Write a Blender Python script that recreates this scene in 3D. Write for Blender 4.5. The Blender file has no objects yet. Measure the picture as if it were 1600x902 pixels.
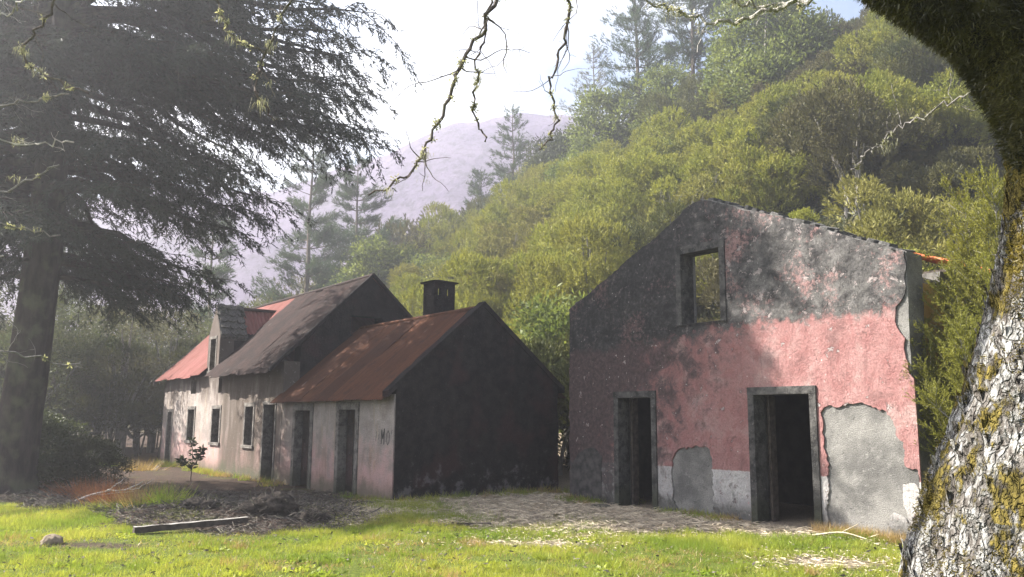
import bpy, math, random
import numpy as np
from mathutils import Vector
from mathutils.geometry import delaunay_2d_cdt

R = math.radians
rng = np.random.default_rng(11)
random.seed(5)
scene = bpy.context.scene
COL = scene.collection

# ------------------------------------------------------------------ camera
cd = bpy.data.cameras.new('camera')
cam = bpy.data.objects.new('camera', cd)
COL.objects.link(cam)
cam.location = (0, 0, 1.65)
cam.rotation_mode = 'QUATERNION'
from mathutils import Quaternion
cam.rotation_quaternion = Quaternion((1, 0, 0), R(90 + 8.9)) @ Quaternion((0, 0, 1), R(0.4))
cd.sensor_width = 36.0
cd.lens = 36.0 * 1300 / 1600
cd.clip_start = 0.05
cd.clip_end = 3000
scene.camera = cam

# ------------------------------------------------------------------ world and sun
SUN_AZ, SUN_EL = -80.0, 42.0
sdir = Vector((math.sin(R(SUN_AZ)) * math.cos(R(SUN_EL)), math.cos(R(SUN_AZ)) * math.cos(R(SUN_EL)), math.sin(R(SUN_EL))))
world = bpy.data.worlds.new('World')
scene.world = world
world.use_nodes = True
wt = world.node_tree
wt.nodes.clear()
wo = wt.nodes.new('ShaderNodeOutputWorld')
bg = wt.nodes.new('ShaderNodeBackground')
sky = wt.nodes.new('ShaderNodeTexSky')
sky.sky_type = 'NISHITA'
sky.sun_disc = False
sky.sun_elevation = R(SUN_EL)
sky.sun_rotation = R(SUN_AZ)
sky.altitude = 800
sky.dust_density = 1.5
# broken bright cloud over the whole sky
tc = wt.nodes.new('ShaderNodeTexCoord')
mp = wt.nodes.new('ShaderNodeMapping')
mp.inputs['Scale'].default_value = (1.0, 1.0, 2.2)
mp.inputs['Location'].default_value = (0.35, 0.1, 0.0)
nz = wt.nodes.new('ShaderNodeTexNoise')
nz.inputs['Scale'].default_value = 2.2
nz.inputs['Detail'].default_value = 7
nz.inputs['Roughness'].default_value = 0.55
rp = wt.nodes.new('ShaderNodeValToRGB')
rp.color_ramp.elements[0].position = 0.43
rp.color_ramp.elements[1].position = 0.60
mx = wt.nodes.new('ShaderNodeMix')
mx.data_type = 'RGBA'
wt.links.new(tc.outputs['Generated'], mp.inputs['Vector'])
wt.links.new(mp.outputs[0], nz.inputs['Vector'])
wt.links.new(nz.outputs[0], rp.inputs[0])
wt.links.new(rp.outputs[0], mx.inputs[0])
wt.links.new(sky.outputs[0], mx.inputs[6])
mx.inputs[7].default_value = (6.2, 6.4, 6.8, 1)
wt.links.new(mx.outputs[2], bg.inputs['Color'])
bg.inputs['Strength'].default_value = 0.05
wt.links.new(bg.outputs[0], wo.inputs['Surface'])

sl = bpy.data.lights.new('sun', 'SUN')
sl.energy = 5.0
sl.angle = R(0.5)
sl.color = (1.0, 0.95, 0.86)
so = bpy.data.objects.new('sun', sl)
COL.objects.link(so)
so.rotation_mode = 'QUATERNION'
so.rotation_quaternion = sdir.to_track_quat('Z', 'Y')
scene.view_settings.view_transform = 'Standard'
scene.view_settings.look = 'None'
scene.view_settings.exposure = 2.5
scene.view_settings.gamma = 1.0
scene.cycles.use_denoising = True
scene.cycles.max_bounces = 6
scene.cycles.diffuse_bounces = 3
scene.cycles.glossy_bounces = 2
scene.cycles.transmission_bounces = 3
scene.cycles.volume_bounces = 0
scene.cycles.transparent_max_bounces = 6
scene.cycles.sample_clamp_indirect = 6.0
scene.cycles.caustics_reflective = False
scene.cycles.caustics_refractive = False

# ------------------------------------------------------------------ small helpers
def sstep(a, b, x):
    t = np.clip((x - a) / (b - a), 0, 1)
    return t * t * (3 - 2 * t)

_tab = np.random.default_rng(3).random(65536).astype(np.float64)
def vnoise(p):
    p = np.asarray(p, float)
    i = np.floor(p).astype(np.int64)
    f = p - i
    f = f * f * (3 - 2 * f)
    out = 0
    for dx in (0, 1):
        for dy in (0, 1):
            for dz in (0, 1):
                h = ((i[..., 0] + dx) * 73856093) ^ ((i[..., 1] + dy) * 19349663) ^ ((i[..., 2] + dz) * 83492791)
                w = (f[..., 0] if dx else 1 - f[..., 0]) * (f[..., 1] if dy else 1 - f[..., 1]) * (f[..., 2] if dz else 1 - f[..., 2])
                out = out + w * _tab[(h ^ (h >> 13)) & 65535]
    return out
def fbm(p, o=4):
    p = np.asarray(p, float)
    s, a, n = 0, 1.0, 0
    for _ in range(o):
        s = s + a * vnoise(p)
        n += a
        a *= 0.5
        p = p * 2.03 + 11.7
    return s / n
def fbm2(x, y, sc, o=4, z=0.5):
    return fbm(np.stack([np.asarray(x) * sc, np.asarray(y) * sc, np.zeros_like(np.asarray(x, float)) + z], -1), o)

class Acc:
    """collects vertices and faces for one mesh"""
    def __init__(s):
        s.v, s.f, s.m, s.n = [], [], [], 0
    def add(s, v, f, mi=0):
        v = np.asarray(v, float).reshape(-1, 3)
        f = np.asarray(f, np.int64)
        s.v.append(v)
        s.f.append(f + s.n)
        s.m.append(mi)
        s.n += len(v)
    def mesh(s, name, mats, smooth=False):
        me = bpy.data.meshes.new(name)
        if not s.v:
            return me
        v = np.concatenate(s.v)
        li = np.concatenate([f.ravel() for f in s.f]).astype(np.int32)
        tot = np.concatenate([np.full(len(f), f.shape[1], np.int32) for f in s.f])
        mi = np.concatenate([np.full(len(f), m, np.int32) for f, m in zip(s.f, s.m)])
        st = np.concatenate([[0], np.cumsum(tot)[:-1]]).astype(np.int32)
        me.vertices.add(len(v))
        me.vertices.foreach_set('co', v.astype(np.float32).ravel())
        me.loops.add(len(li))
        me.loops.foreach_set('vertex_index', li)
        me.polygons.add(len(tot))
        me.polygons.foreach_set('loop_start', st)
        me.polygons.foreach_set('loop_total', tot)
        me.polygons.foreach_set('material_index', mi)
        for m in (mats if isinstance(mats, (list, tuple)) else [mats]):
            me.materials.append(m)
        me.update(calc_edges=True)
        me.polygons.foreach_set('use_smooth', np.full(len(tot), bool(smooth)))
        return me
    def obj(s, name, mats, parent=None, smooth=False):
        return link(name, s.mesh(name, mats, smooth), parent)

def link(name, me, parent=None):
    o = bpy.data.objects.new(name, me)
    COL.objects.link(o)
    if parent is not None:
        o.parent = parent
    return o
def tag(o, label=None, cat=None, group=None, kind=None):
    if label: o['label'] = label
    if cat: o['category'] = cat
    if group: o['group'] = group
    if kind: o['kind'] = kind
    return o
def empty(name, loc, rz, label, cat, group=None):
    o = bpy.data.objects.new(name, None)
    COL.objects.link(o)
    o.location = loc
    o.rotation_euler = (0, 0, rz)
    o.empty_display_size = 0.2
    return tag(o, label, cat, group)

def nrm(a):
    return a / np.maximum(np.linalg.norm(a, axis=-1, keepdims=True), 1e-9)
def rand_dirs(n, r):
    return nrm(r.normal(size=(n, 3)))
def blades(acc, P, D, L, W, r, mi=0, diamond=False, side=None):
    n = len(P)
    if n == 0: return
    D = nrm(D)
    S = nrm(np.cross(D, rand_dirs(n, r))) if side is None else side
    L = np.broadcast_to(L, n)[:, None]
    W = np.broadcast_to(W, n)[:, None]
    i = np.arange(n)
    if diamond:
        m = P + D * L * 0.5
        v = np.stack([P, m - S * W / 2, P + D * L, m + S * W / 2], 1)
        acc.add(v, np.stack([4 * i, 4 * i + 1, 4 * i + 2, 4 * i + 3], 1), mi)
    else:
        v = np.stack([P - S * W / 2, P + S * W / 2, P + D * L], 1)
        acc.add(v, np.stack([3 * i, 3 * i + 1, 3 * i + 2], 1), mi)
def tube(acc, pts, rad, sides=6, mi=0, cap=True):
    pts = np.asarray(pts, float)
    n = len(pts)
    rad = np.broadcast_to(np.asarray(rad, float), n)
    T = nrm(np.gradient(pts, axis=0))
    ref = np.array([0.31, 0.17, 0.93]) if abs(T[0][2]) < 0.8 else np.array([0.93, 0.17, 0.31])
    A = nrm(np.cross(T, ref))
    B = np.cross(T, A)
    th = np.linspace(0, 2 * np.pi, sides, endpoint=False)
    ring = pts[:, None] + (A[:, None] * np.cos(th)[None, :, None] + B[:, None] * np.sin(th)[None, :, None]) * rad[:, None, None]
    i = np.arange(n - 1)[:, None] * sides
    j = np.arange(sides)[None]
    j2 = (j + 1) % sides
    q = np.stack([i + j, i + j2, i + sides + j2, i + sides + j], -1).reshape(-1, 4)
    acc.add(ring.reshape(-1, 3), q, mi)
def bez(pts, n):
    """smooth curve through points (Catmull-Rom)"""
    P = np.asarray(pts, float)
    P = np.concatenate([[2 * P[0] - P[1]], P, [2 * P[-1] - P[-2]]])
    k = len(P) - 3
    t = np.linspace(0, k - 1e-6, n)
    i = t.astype(int)
    u = (t - i)[:, None]
    a, b, c, d = P[i], P[i + 1], P[i + 2], P[i + 3]
    return 0.5 * (2 * b + (c - a) * u + (2 * a - 5 * b + 4 * c - d) * u ** 2 + (3 * b - a - 3 * c + d) * u ** 3)
def box_np(acc, x0, x1, y0, y1, z0, z1, mi=0, jit=0.0, r=None):
    v = np.array([[x0, y0, z0], [x1, y0, z0], [x1, y1, z0], [x0, y1, z0], [x0, y0, z1], [x1, y0, z1], [x1, y1, z1], [x0, y1, z1]], float)
    if jit: v = v + (r or rng).uniform(-jit, jit, v.shape)
    acc.add(v, [[0, 3, 2, 1], [4, 5, 6, 7], [0, 1, 5, 4], [1, 2, 6, 5], [2, 3, 7, 6], [3, 0, 4, 7]], mi)
def box(name, b, mat, parent=None, jit=0.0, bev=0.0):
    a = Acc()
    box_np(a, *b, jit=jit)
    o = a.obj(name, mat, parent)
    if bev:
        m = o.modifiers.new('bevel', 'BEVEL')
        m.width = bev
        m.segments = 2
    return o
def rough(poly, step=0.06, amp=0.014, seed=0, keep=None):
    r = np.random.default_rng(seed)
    out = []
    n = len(poly)
    for k in range(n):
        a, b = np.array(poly[k], float), np.array(poly[(k + 1) % n], float)
        out.append(tuple(a))
        if keep and k in keep: continue
        d = np.linalg.norm(b - a)
        m = int(d / step)
        nn = np.array([-(b - a)[1], (b - a)[0]]) / max(d, 1e-6)
        w = 0
        for i in range(1, m):
            w = 0.6 * w + r.normal() * amp
            q = a + (b - a) * (i / m) + nn * w
            out.append(tuple(q))
    return out
def opening(x0, x1, z0, z1): return [(x0, z0), (x1, z0), (x1, z1), (x0, z1)]
def wall(name, outline, holes, thick, mat, parent, frame='xz', off=0.0):
    """a slab with openings; 2-D outline in (x,z) facing -y, or (y,z) facing +x ('yz'); off is where its face lies, thick its depth behind"""
    loops = [outline] + list(holes)
    P2 = [Vector((p[0], p[1])) for lp in loops for p in lp]
    E2, s = [], 0
    for lp in loops:
        E2 += [(s + i, s + (i + 1) % len(lp)) for i in range(len(lp))]
        s += len(lp)
    vo, eo, fo_, ov, oe, of = delaunay_2d_cdt(P2, E2, [], 0, 1e-5)
    pts = np.array([(v.x, v.y) for v in vo], float)
    n = len(pts)
    def inside(c):
        k = 0
        for lp in loops:
            for i in range(len(lp)):
                (xa, ya), (xb, yb) = lp[i], lp[(i + 1) % len(lp)]
                if (ya > c[1]) != (yb > c[1]) and c[0] < (xb - xa) * (c[1] - ya) / (yb - ya) + xa: k += 1
        return k % 2 == 1
    tris = [f for f in fo_ if inside(pts[list(f)].mean(0))]
    cnt = {}
    for f in tris:
        for i in range(3):
            e = (f[i], f[(i + 1) % 3])
            cnt[e] = 1
    border = [e for e in cnt if (e[1], e[0]) not in cnt]
    if frame == 'xz':
        f = np.stack([pts[:, 0], np.full(n, off), pts[:, 1]], 1)
        b = np.stack([pts[:, 0], np.full(n, off + thick), pts[:, 1]], 1)
    else:
        f = np.stack([np.full(n, off), pts[:, 0], pts[:, 1]], 1)
        b = np.stack([np.full(n, off - thick), pts[:, 0], pts[:, 1]], 1)
    T = np.array(tris, int)
    a = Acc()
    quads = [(i, j, n + j, n + i) for i, j in border]
    vv = np.concatenate([f, b])
    a.v.append(vv); a.n = len(vv)
    a.f += [T, T[:, ::-1] + n, np.array(quads)]
    a.m += [0, 0, 0]
    me = a.mesh(name, mat)
    import bmesh
    bm = bmesh.new(); bm.from_mesh(me)
    bmesh.ops.recalc_face_normals(bm, faces=bm.faces)
    bm.to_mesh(me); bm.free()
    return link(name, me, parent)

# ------------------------------------------------------------------ materials
class M:
    def __init__(s, name):
        s.mat = bpy.data.materials.new(name)
        s.mat.use_nodes = True
        s.t = s.mat.node_tree
        s.t.nodes.clear()
        s.out = s.t.nodes.new('ShaderNodeOutputMaterial')
    def n(s, typ, ins=None, **props):
        nd = s.t.nodes.new('ShaderNode' + typ)
        for k, v in props.items(): setattr(nd, k, v)
        for k, v in (ins or {}).items(): s.set(nd.inputs[k], v)
        return nd
    def set(s, sock, v):
        if hasattr(v, 'is_output'): s.t.links.new(v, sock)
        elif isinstance(v, (tuple, list)) and len(v) == 3 and sock.type == 'RGBA': sock.default_value = (*v, 1)
        else: sock.default_value = v
    def pos(s, kind='Object'):
        if kind == 'World': return s.n('NewGeometry').outputs['Position']
        return s.n('TexCoord').outputs[kind]
    def scale(s, vec, sc, loc=(0, 0, 0)):
        return s.n('Mapping', {'Vector': vec, 'Scale': sc, 'Location': loc}).outputs[0]
    def noise(s, vec, scale, detail=4, rough=0.55, dist=0.0):
        return s.n('TexNoise', {'Vector': vec, 'Scale': scale, 'Detail': detail, 'Roughness': rough, 'Distortion': dist}).outputs[0]
    def voro(s, vec, scale, feature='F1', rnd=1.0):
        return s.n('TexVoronoi', {'Vector': vec, 'Scale': scale, 'Randomness': rnd}, feature=feature).outputs['Distance']
    def math(s, op, a, b=0.0, c=None, clamp=False):
        nd = s.n('Math', {0: a, 1: b}, operation=op, use_clamp=clamp)
        if c is not None: s.set(nd.inputs[2], c)
        return nd.outputs[0]
    def mr(s, v, a, b, c=0.0, d=1.0, smooth=True):
        nd = s.n('MapRange', {'Value': v, 'From Min': a, 'From Max': b, 'To Min': c, 'To Max': d})
        nd.interpolation_type = 'SMOOTHSTEP' if smooth else 'LINEAR'
        return nd.outputs[0]
    def mix(s, f, a, b, mode='MIX'):
        nd = s.n('Mix', data_type='RGBA', blend_type=mode)
        s.set(nd.inputs[0], f); s.set(nd.inputs[6], a); s.set(nd.inputs[7], b)
        return nd.outputs[2]
    def sep(s, v):
        return s.n('SeparateXYZ', {0: v}).outputs
    def rnd(s):
        return s.n('ObjectInfo').outputs['Random']
    def bump(s, h, dist=0.02, strength=1.0, normal=None):
        nd = s.n('Bump', {'Height': h, 'Distance': dist, 'Strength': strength})
        if normal is not None: s.set(nd.inputs['Normal'], normal)
        return nd.outputs[0]
    def pbr(s, col, rough=0.9, bump=None, spec=0.2, metal=0.0):
        b = s.n('BsdfPrincipled', {'Base Color': col, 'Roughness': rough, 'Specular IOR Level': spec, 'Metallic': metal})
        if bump is not None: s.set(b.inputs['Normal'], bump)
        s.t.links.new(b.outputs[0], s.out.inputs['Surface'])
        return s.mat

def leaf_mat(name, c1, c2, c3=None, transl=0.4, gloss=0.008, nscale=0.8):
    m = M(name)
    p = m.pos('World')
    n = m.noise(p, nscale, 3)
    f = m.mr(n, 0.35, 0.65)
    col = m.mix(f, c1, c2)
    if c3:
        col = m.mix(m.mr(m.rnd(), 0.45, 1.0, 0, 0.6), col, c3)
    fine = m.noise(p, 9.0, 3)
    col = m.mix(m.mr(fine, 0.3, 0.7), m.mix(0.30, col, (0.03, 0.025, 0.012)), col)
    d = m.n('BsdfDiffuse', {'Color': col})
    t = m.n('BsdfTranslucent', {'Color': m.mix(1.0, col, (1.25, 1.25, 0.75), 'MULTIPLY')})
    mx = m.n('MixShader', {0: transl, 1: d.outputs[0], 2: t.outputs[0]})
    g = m.n('BsdfGlossy', {'Color': (0.9, 0.9, 0.9), 'Roughness': 0.45})
    mx2 = m.n('MixShader', {0: gloss, 1: mx.outputs[0], 2: g.outputs[0]})
    m.t.links.new(mx2.outputs[0], m.out.inputs['Surface'])
    return m.mat

def bark_mat(name, c1, c2, sc=8.0, stretch=0.25):
    m = M(name)
    p = m.pos('Object')
    q = m.scale(p, (1, 1, stretch))
    n = m.noise(q, sc, 5, 0.65)
    n2 = m.noise(p, sc * 0.4, 3)
    col = m.mix(m.mr(n, 0.3, 0.7), c1, c2)
    col = m.mix(m.mr(n2, 0.45, 0.7, 0, 0.5), col, (0.10, 0.11, 0.06))
    return m.pbr(col, 0.95, m.bump(n, 0.04), 0.1)

MAT = {}
MAT['heath'] = leaf_mat('heath_leaf', (0.165, 0.185, 0.036), (0.24, 0.235, 0.048), (0.20, 0.175, 0.070), 0.27)
MAT['heath_lime'] = leaf_mat('heath_lime_leaf', (0.185, 0.205, 0.036), (0.25, 0.25, 0.048), (0.20, 0.185, 0.045), 0.30)
MAT['heath_dark'] = leaf_mat('heath_dark_leaf', (0.055, 0.068, 0.024), (0.095, 0.098, 0.032), (0.105, 0.082, 0.05), 0.22)
MAT['broad'] = leaf_mat('broad_leaf', (0.080, 0.108, 0.035), (0.15, 0.175, 0.052), None, 0.38, 0.008)
MAT['bramble'] = leaf_mat('bramble_leaf', (0.028, 0.040, 0.018), (0.055, 0.068, 0.026), (0.05, 0.042, 0.026), 0.2, 0.02)
MAT['pine'] = leaf_mat('pine_needle', (0.035, 0.065, 0.030), (0.065, 0.10, 0.045), None, 0.25)
MAT['conifer'] = leaf_mat('conifer_needle', (0.018, 0.028, 0.022), (0.034, 0.046, 0.032), None, 0.25, 0.02)
MAT['scrub'] = leaf_mat('scrub_leaf', (0.052, 0.066, 0.032), (0.095, 0.105, 0.050), (0.095, 0.078, 0.055), 0.3)
MAT['dead_twig'] = bark_mat('dead_twig_bark', (0.045, 0.037, 0.033), (0.15, 0.13, 0.115), 14)
MAT['bark'] = bark_mat('brown_bark', (0.055, 0.042, 0.034), (0.12, 0.095, 0.075), 10)
MAT['bark_dark'] = bark_mat('dark_conifer_bark', (0.020, 0.015, 0.014), (0.055, 0.042, 0.038), 7)
MAT['bark_grey'] = bark_mat('grey_bark', (0.11, 0.10, 0.09), (0.26, 0.24, 0.22), 12)

def mat_simple(name, c1, c2, sc=6.0, rough=0.9, bd=0.01, detail=5):
    m = M(name)
    p = m.pos('Object')
    n = m.noise(p, sc, detail, 0.6)
    col = m.mix(m.mr(n, 0.3, 0.7), c1, c2)
    return m.pbr(col, rough, m.bump(n, bd))
MAT['core'] = None
def core_mat():
    m = M('cement_render')
    p = m.pos('Object')
    n1 = m.noise(p, 1.7, 5, 0.6)
    n2 = m.noise(p, 14, 5, 0.7)
    n3 = m.noise(m.scale(p, (1, 1, 2.2)), 45, 3, 0.6)
    col = m.mix(m.mr(n1, 0.35, 0.65), (0.13, 0.125, 0.12), (0.25, 0.24, 0.225))
    col = m.mix(m.mr(n2, 0.55, 0.75, 0, 0.7), col, (0.36, 0.35, 0.33))
    col = m.mix(m.mr(n2, 0.28, 0.42, 0.75, 0), col, (0.06, 0.058, 0.055))
    n4 = m.noise(p, 70, 4, 0.7)
    col = m.mix(m.mr(n4, 0.35, 0.6, 0.55, 0), col, (0.04, 0.04, 0.038))
    h = m.math('ADD', m.math('MULTIPLY', n2, 0.45), m.math('ADD', m.math('MULTIPLY', n3, 0.6), n4))
    return m.pbr(col, 0.97, m.bump(h, 0.02), 0.05)
MAT['core'] = core_mat()
MAT['dark_core'] = mat_simple('mouldy_old_render', (0.022, 0.021, 0.021), (0.075, 0.068, 0.066), 7, 0.95, 0.02)
def facade_mat():
    m = M('pink_and_sooty_plaster')
    p = m.pos('Object')
    xyz = m.sep(p)
    x, z = xyz[0], xyz[2]
    n1 = m.noise(p, 0.9, 5, 0.6)
    n2 = m.noise(p, 3.4, 6, 0.65, 0.4)
    n3 = m.noise(p, 13.0, 5, 0.7)
    n4 = m.noise(p, 60.0, 3, 0.6)
    nv = m.noise(m.scale(p, (5.0, 5.0, 0.7)), 1.6, 5, 0.6)
    # pink wash
    pink = m.mix(m.mr(n2, 0.3, 0.7), (0.25, 0.118, 0.113), (0.33, 0.185, 0.176))
    pink = m.mix(m.mr(n3, 0.60, 0.78, 0, 0.75), pink, (0.56, 0.38, 0.36))
    pink = m.mix(m.mr(nv, 0.56, 0.75, 0, 0.55), pink, (0.24, 0.09, 0.09))
    soft = m.noise(p, 1.6, 6, 0.62, 0.3)
    pink = m.mix(m.mr(soft, 0.50, 0.68, 0, 0.60), pink, (0.36, 0.27, 0.25))
    pink = m.mix(m.mr(soft, 0.32, 0.46, 0.55, 0), pink, (0.13, 0.075, 0.072))
    # white skirting band
    skirt = m.mix(m.mr(n2, 0.3, 0.7), (0.30, 0.285, 0.28), (0.50, 0.48, 0.46))
    skirt = m.mix(m.mr(n3, 0.58, 0.72, 0, 0.8), skirt, (0.40, 0.14, 0.14))
    skirt = m.mix(m.mr(n2, 0.56, 0.70, 0, 0.6), skirt, (0.12, 0.115, 0.11))
    zz = m.math('ADD', z, m.math('MULTIPLY', m.math('SUBTRACT', n3, 0.5), 0.05))
    col = m.mix(m.mr(zz, 0.785, 0.80), skirt, pink)
    # grime that climbs down on the left side of the wall
    g = m.math('ADD', m.math('MULTIPLY', m.math('ADD', x, 1.7), -0.28), m.math('MULTIPLY', m.math('SUBTRACT', z, 1.2), 0.16))
    g = m.math('ADD', g, m.math('MULTIPLY', m.math('SUBTRACT', n2, 0.5), 2.3))
    g = m.math('ADD', g, m.math('MULTIPLY', m.math('SUBTRACT', n3, 0.5), 0.8))
    grime = m.mix(m.mr(n3, 0.35, 0.7), (0.030, 0.028, 0.028), (0.105, 0.075, 0.075))
    col = m.mix(m.mr(g, 0.15, 0.80, 0, 0.93), col, grime)
    fl = m.noise(p, 4.6, 8, 0.74, 0.3)
    col = m.mix(m.mr(fl, 0.60, 0.615, 0, 0.85), col, (0.15, 0.075, 0.072))
    col = m.mix(m.mr(fl, 0.622, 0.632, 0, 0.9), col, (0.36, 0.32, 0.31))
    dr = m.noise(m.scale(p, (7.0, 7.0, 0.55)), 1.3, 6, 0.7, 0.4)
    col = m.mix(m.mr(dr, 0.56, 0.74, 0, 0.55), col, (0.09, 0.065, 0.063))
    # black weathered upper wall, its paint gone
    e = m.math('ADD', z, m.math('MULTIPLY', m.math('SUBTRACT', n2, 0.5), 0.75))
    e = m.math('ADD', e, m.math('MULTIPLY', m.math('SUBTRACT', n3, 0.5), 0.35))
    e = m.math('ADD', e, m.math('MULTIPLY', m.math('MINIMUM', m.math('ADD', x, 0.9), 0.0), -0.05))
    up = m.mix(m.mr(n2, 0.32, 0.66), (0.032, 0.031, 0.032), (0.125, 0.12, 0.115))
    n6 = m.noise(p, 5.0, 9, 0.72, 0.1)
    up = m.mix(m.mr(n6, 0.50, 0.66, 0, 0.55), up, (0.23, 0.215, 0.21))
    up = m.mix(m.mr(n6, 0.34, 0.47, 0.85, 0), up, (0.024, 0.023, 0.024))
    pk = m.math('ADD', n1, m.math('MULTIPLY', m.math('SUBTRACT', n3, 0.5), 0.6))
    up = m.mix(m.mr(pk, 0.53, 0.68, 0, 0.7), up, (0.36, 0.21, 0.20))
    up = m.mix(m.mr(fl, 0.585, 0.60, 0, 0.75), up, (0.40, 0.34, 0.33))
    left = m.mr(x, -0.9, -3.2)
    up = m.mix(m.math('MULTIPLY', left, m.mr(n3, 0.3, 0.75, 0.95, 0.35)), up, (0.020, 0.020, 0.021))
    vc = m.voro(m.n('VectorMath', {0: p, 1: m.n('TexNoise', {'Vector': p, 'Scale': 7.0}).outputs['Color']}, operation='ADD').outputs[0], 5.0, 'DISTANCE_TO_EDGE')
    crack = m.mr(vc, 0.0, 0.028, 1, 0)
    up = m.mix(m.math('MULTIPLY', crack, 0.75), up, (0.02, 0.02, 0.02))
    col = m.mix(m.mr(e, 3.20, 3.36), col, up)
    # darker towards the foot
    ft = m.math('ADD', z, m.math('MULTIPLY', n2, -0.7))
    col = m.mix(m.mr(ft, -0.28, 0.05, 0.8, 0), col, (0.05, 0.05, 0.045))
    # white salt and lichen specks
    sp = m.voro(p, 9.0)
    col = m.mix(m.math('MULTIPLY', m.mr(sp, 0.05, 0.16, 1, 0), m.mr(n2, 0.52, 0.6, 0, 0.8)), col, (0.55, 0.52, 0.50))
    n5 = m.noise(p, 38.0, 5, 0.75)
    col = m.mix(m.mr(n5, 0.30, 0.70, 0.32, 0), col, (0.03, 0.025, 0.025))
    col = m.mix(m.mr(n5, 0.60, 0.80, 0, 0.35), col, (0.55, 0.48, 0.46))
    h = m.math('ADD', m.math('MULTIPLY', n3, 0.8), m.math('ADD', m.math('MULTIPLY', m.mr(fl, 0.60, 0.62), -0.25), m.math('ADD', m.math('MULTIPLY', n5, 0.5), m.math('MULTIPLY', n2, 0.5))))
    h = m.math('SUBTRACT', h, m.math('MULTIPLY', crack, 0.25))
    return m.pbr(col, 0.95, m.bump(h, 0.028), 0.08)
MAT['facade'] = facade_mat()
def wash_mat():
    m = M('stained_limewash')
    p = m.pos('Object')
    x, y, z = m.sep(p)[0], m.sep(p)[1], m.sep(p)[2]
    n2 = m.noise(p, 2.2, 6, 0.62)
    n3 = m.noise(p, 11.0, 5, 0.7)
    nv = m.noise(m.scale(p, (1.9, 1.9, 0.42)), 1.5, 6, 0.62, 0.5)
    nv2 = m.noise(m.scale(p, (3.6, 3.6, 0.6), (3, 1, 0)), 1.3, 6, 0.65, 0.7)
    col = m.mix(m.mr(n2, 0.35, 0.65), (0.225, 0.195, 0.18), (0.345, 0.305, 0.28))
    pinkness = m.math('ADD', m.math('MULTIPLY', n2, 0.8), m.math('MULTIPLY', m.math('SUBTRACT', 1.6, z), 0.22))
    col = m.mix(m.mr(pinkness, 0.44, 0.74, 0, 0.8), col, (0.44, 0.255, 0.24))
    col = m.mix(m.mr(nv, 0.50, 0.74, 0, 0.75), col, (0.22, 0.155, 0.115))
    col = m.mix(m.mr(nv2, 0.56, 0.76, 0, 0.6), col, (0.34, 0.25, 0.12))
    # dark streaks under the eave
    d = m.math('ADD', m.math('MULTIPLY', nv, 1.5), m.math('MULTIPLY', m.math('SUBTRACT', z, 2.1), 0.55))
    col = m.mix(m.mr(d, 0.70, 1.15, 0, 0.85), col, (0.075, 0.060, 0.052))
    # wall under the dark roof: stains plus conifer shade painted in
    gx = m.math('MULTIPLY', m.mr(x, -10.9, -10.3), m.mr(x, -4.6, -6.4))
    col = m.mix(m.math('MULTIPLY', gx, m.mr(nv, 0.36, 0.56, 0.68, 0.96)), col, (0.085, 0.068, 0.056))
    col = m.mix(m.mr(n3, 0.60, 0.74, 0, 0.6), col, (0.62, 0.60, 0.58))
    ft = m.math('ADD', z, m.math('MULTIPLY', n2, -0.9))
    col = m.mix(m.mr(ft, -0.40, 0.02, 0.8, 0), col, (0.07, 0.075, 0.05))
    n4 = m.noise(p, 34, 5, 0.72)
    col = m.mix(m.mr(n4, 0.30, 0.60, 0.4, 0), col, (0.10, 0.08, 0.07))
    h = m.math('ADD', n3, m.math('ADD', n4, m.math('MULTIPLY', n2, 0.6)))
    return m.pbr(col, 0.95, m.bump(h, 0.025), 0.08)
MAT['wash'] = wash_mat()
def black_mat():
    m = M('mould_black_plaster')
    p = m.pos('Object')
    z = m.sep(p)[2]
    n1 = m.noise(p, 1.1, 5, 0.6)
    n2 = m.noise(p, 4.0, 6, 0.7)
    n3 = m.noise(p, 18.0, 4, 0.7)
    col = m.mix(m.mr(n2, 0.32, 0.68), (0.008, 0.008, 0.009), (0.028, 0.024, 0.024))
    col = m.mix(m.mr(n1, 0.50, 0.66, 0, 0.55), col, (0.050, 0.022, 0.023))
    w = m.math('ADD', m.math('MULTIPLY', n2, 1.0), m.math('MULTIPLY', m.math('SUBTRACT', 0.9, z), 0.16))
    col = m.mix(m.mr(w, 0.60, 0.74, 0, 0.65), col, (0.15, 0.14, 0.145))
    col = m.mix(m.mr(n3, 0.62, 0.74, 0, 0.6), col, (0.12, 0.12, 0.11))
    n4 = m.noise(p, 45.0, 4, 0.7)
    col = m.mix(m.mr(n4, 0.55, 0.75, 0, 0.5), col, (0.10, 0.095, 0.09))
    h = m.math('ADD', n3, m.math('ADD', n4, m.math('MULTIPLY', n2, 0.7)))
    return m.pbr(col, 0.97, m.bump(h, 0.035), 0.04)
MAT['black'] = black_mat()
def ochre_mat():
    m = M('ochre_plaster')
    p = m.pos('Object')
    z = m.sep(p)[2]
    n2 = m.noise(p, 2.5, 6, 0.65)
    n3 = m.noise(p, 12, 5, 0.7)
    col = m.mix(m.mr(n2, 0.35, 0.65), (0.36, 0.21, 0.045), (0.46, 0.30, 0.10))
    k = m.math('ADD', n2, m.math('MULTIPLY', m.math('SUBTRACT', 2.6, z), 0.30))
    col = m.mix(m.mr(k, 0.5, 0.75, 0, 0.94), col, (0.045, 0.035, 0.028))
    col = m.mix(m.mr(n3, 0.6, 0.75, 0, 0.5), col, (0.15, 0.13, 0.11))
    return m.pbr(col, 0.95, m.bump(n3, 0.02), 0.1)
MAT['ochre'] = ochre_mat()
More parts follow.
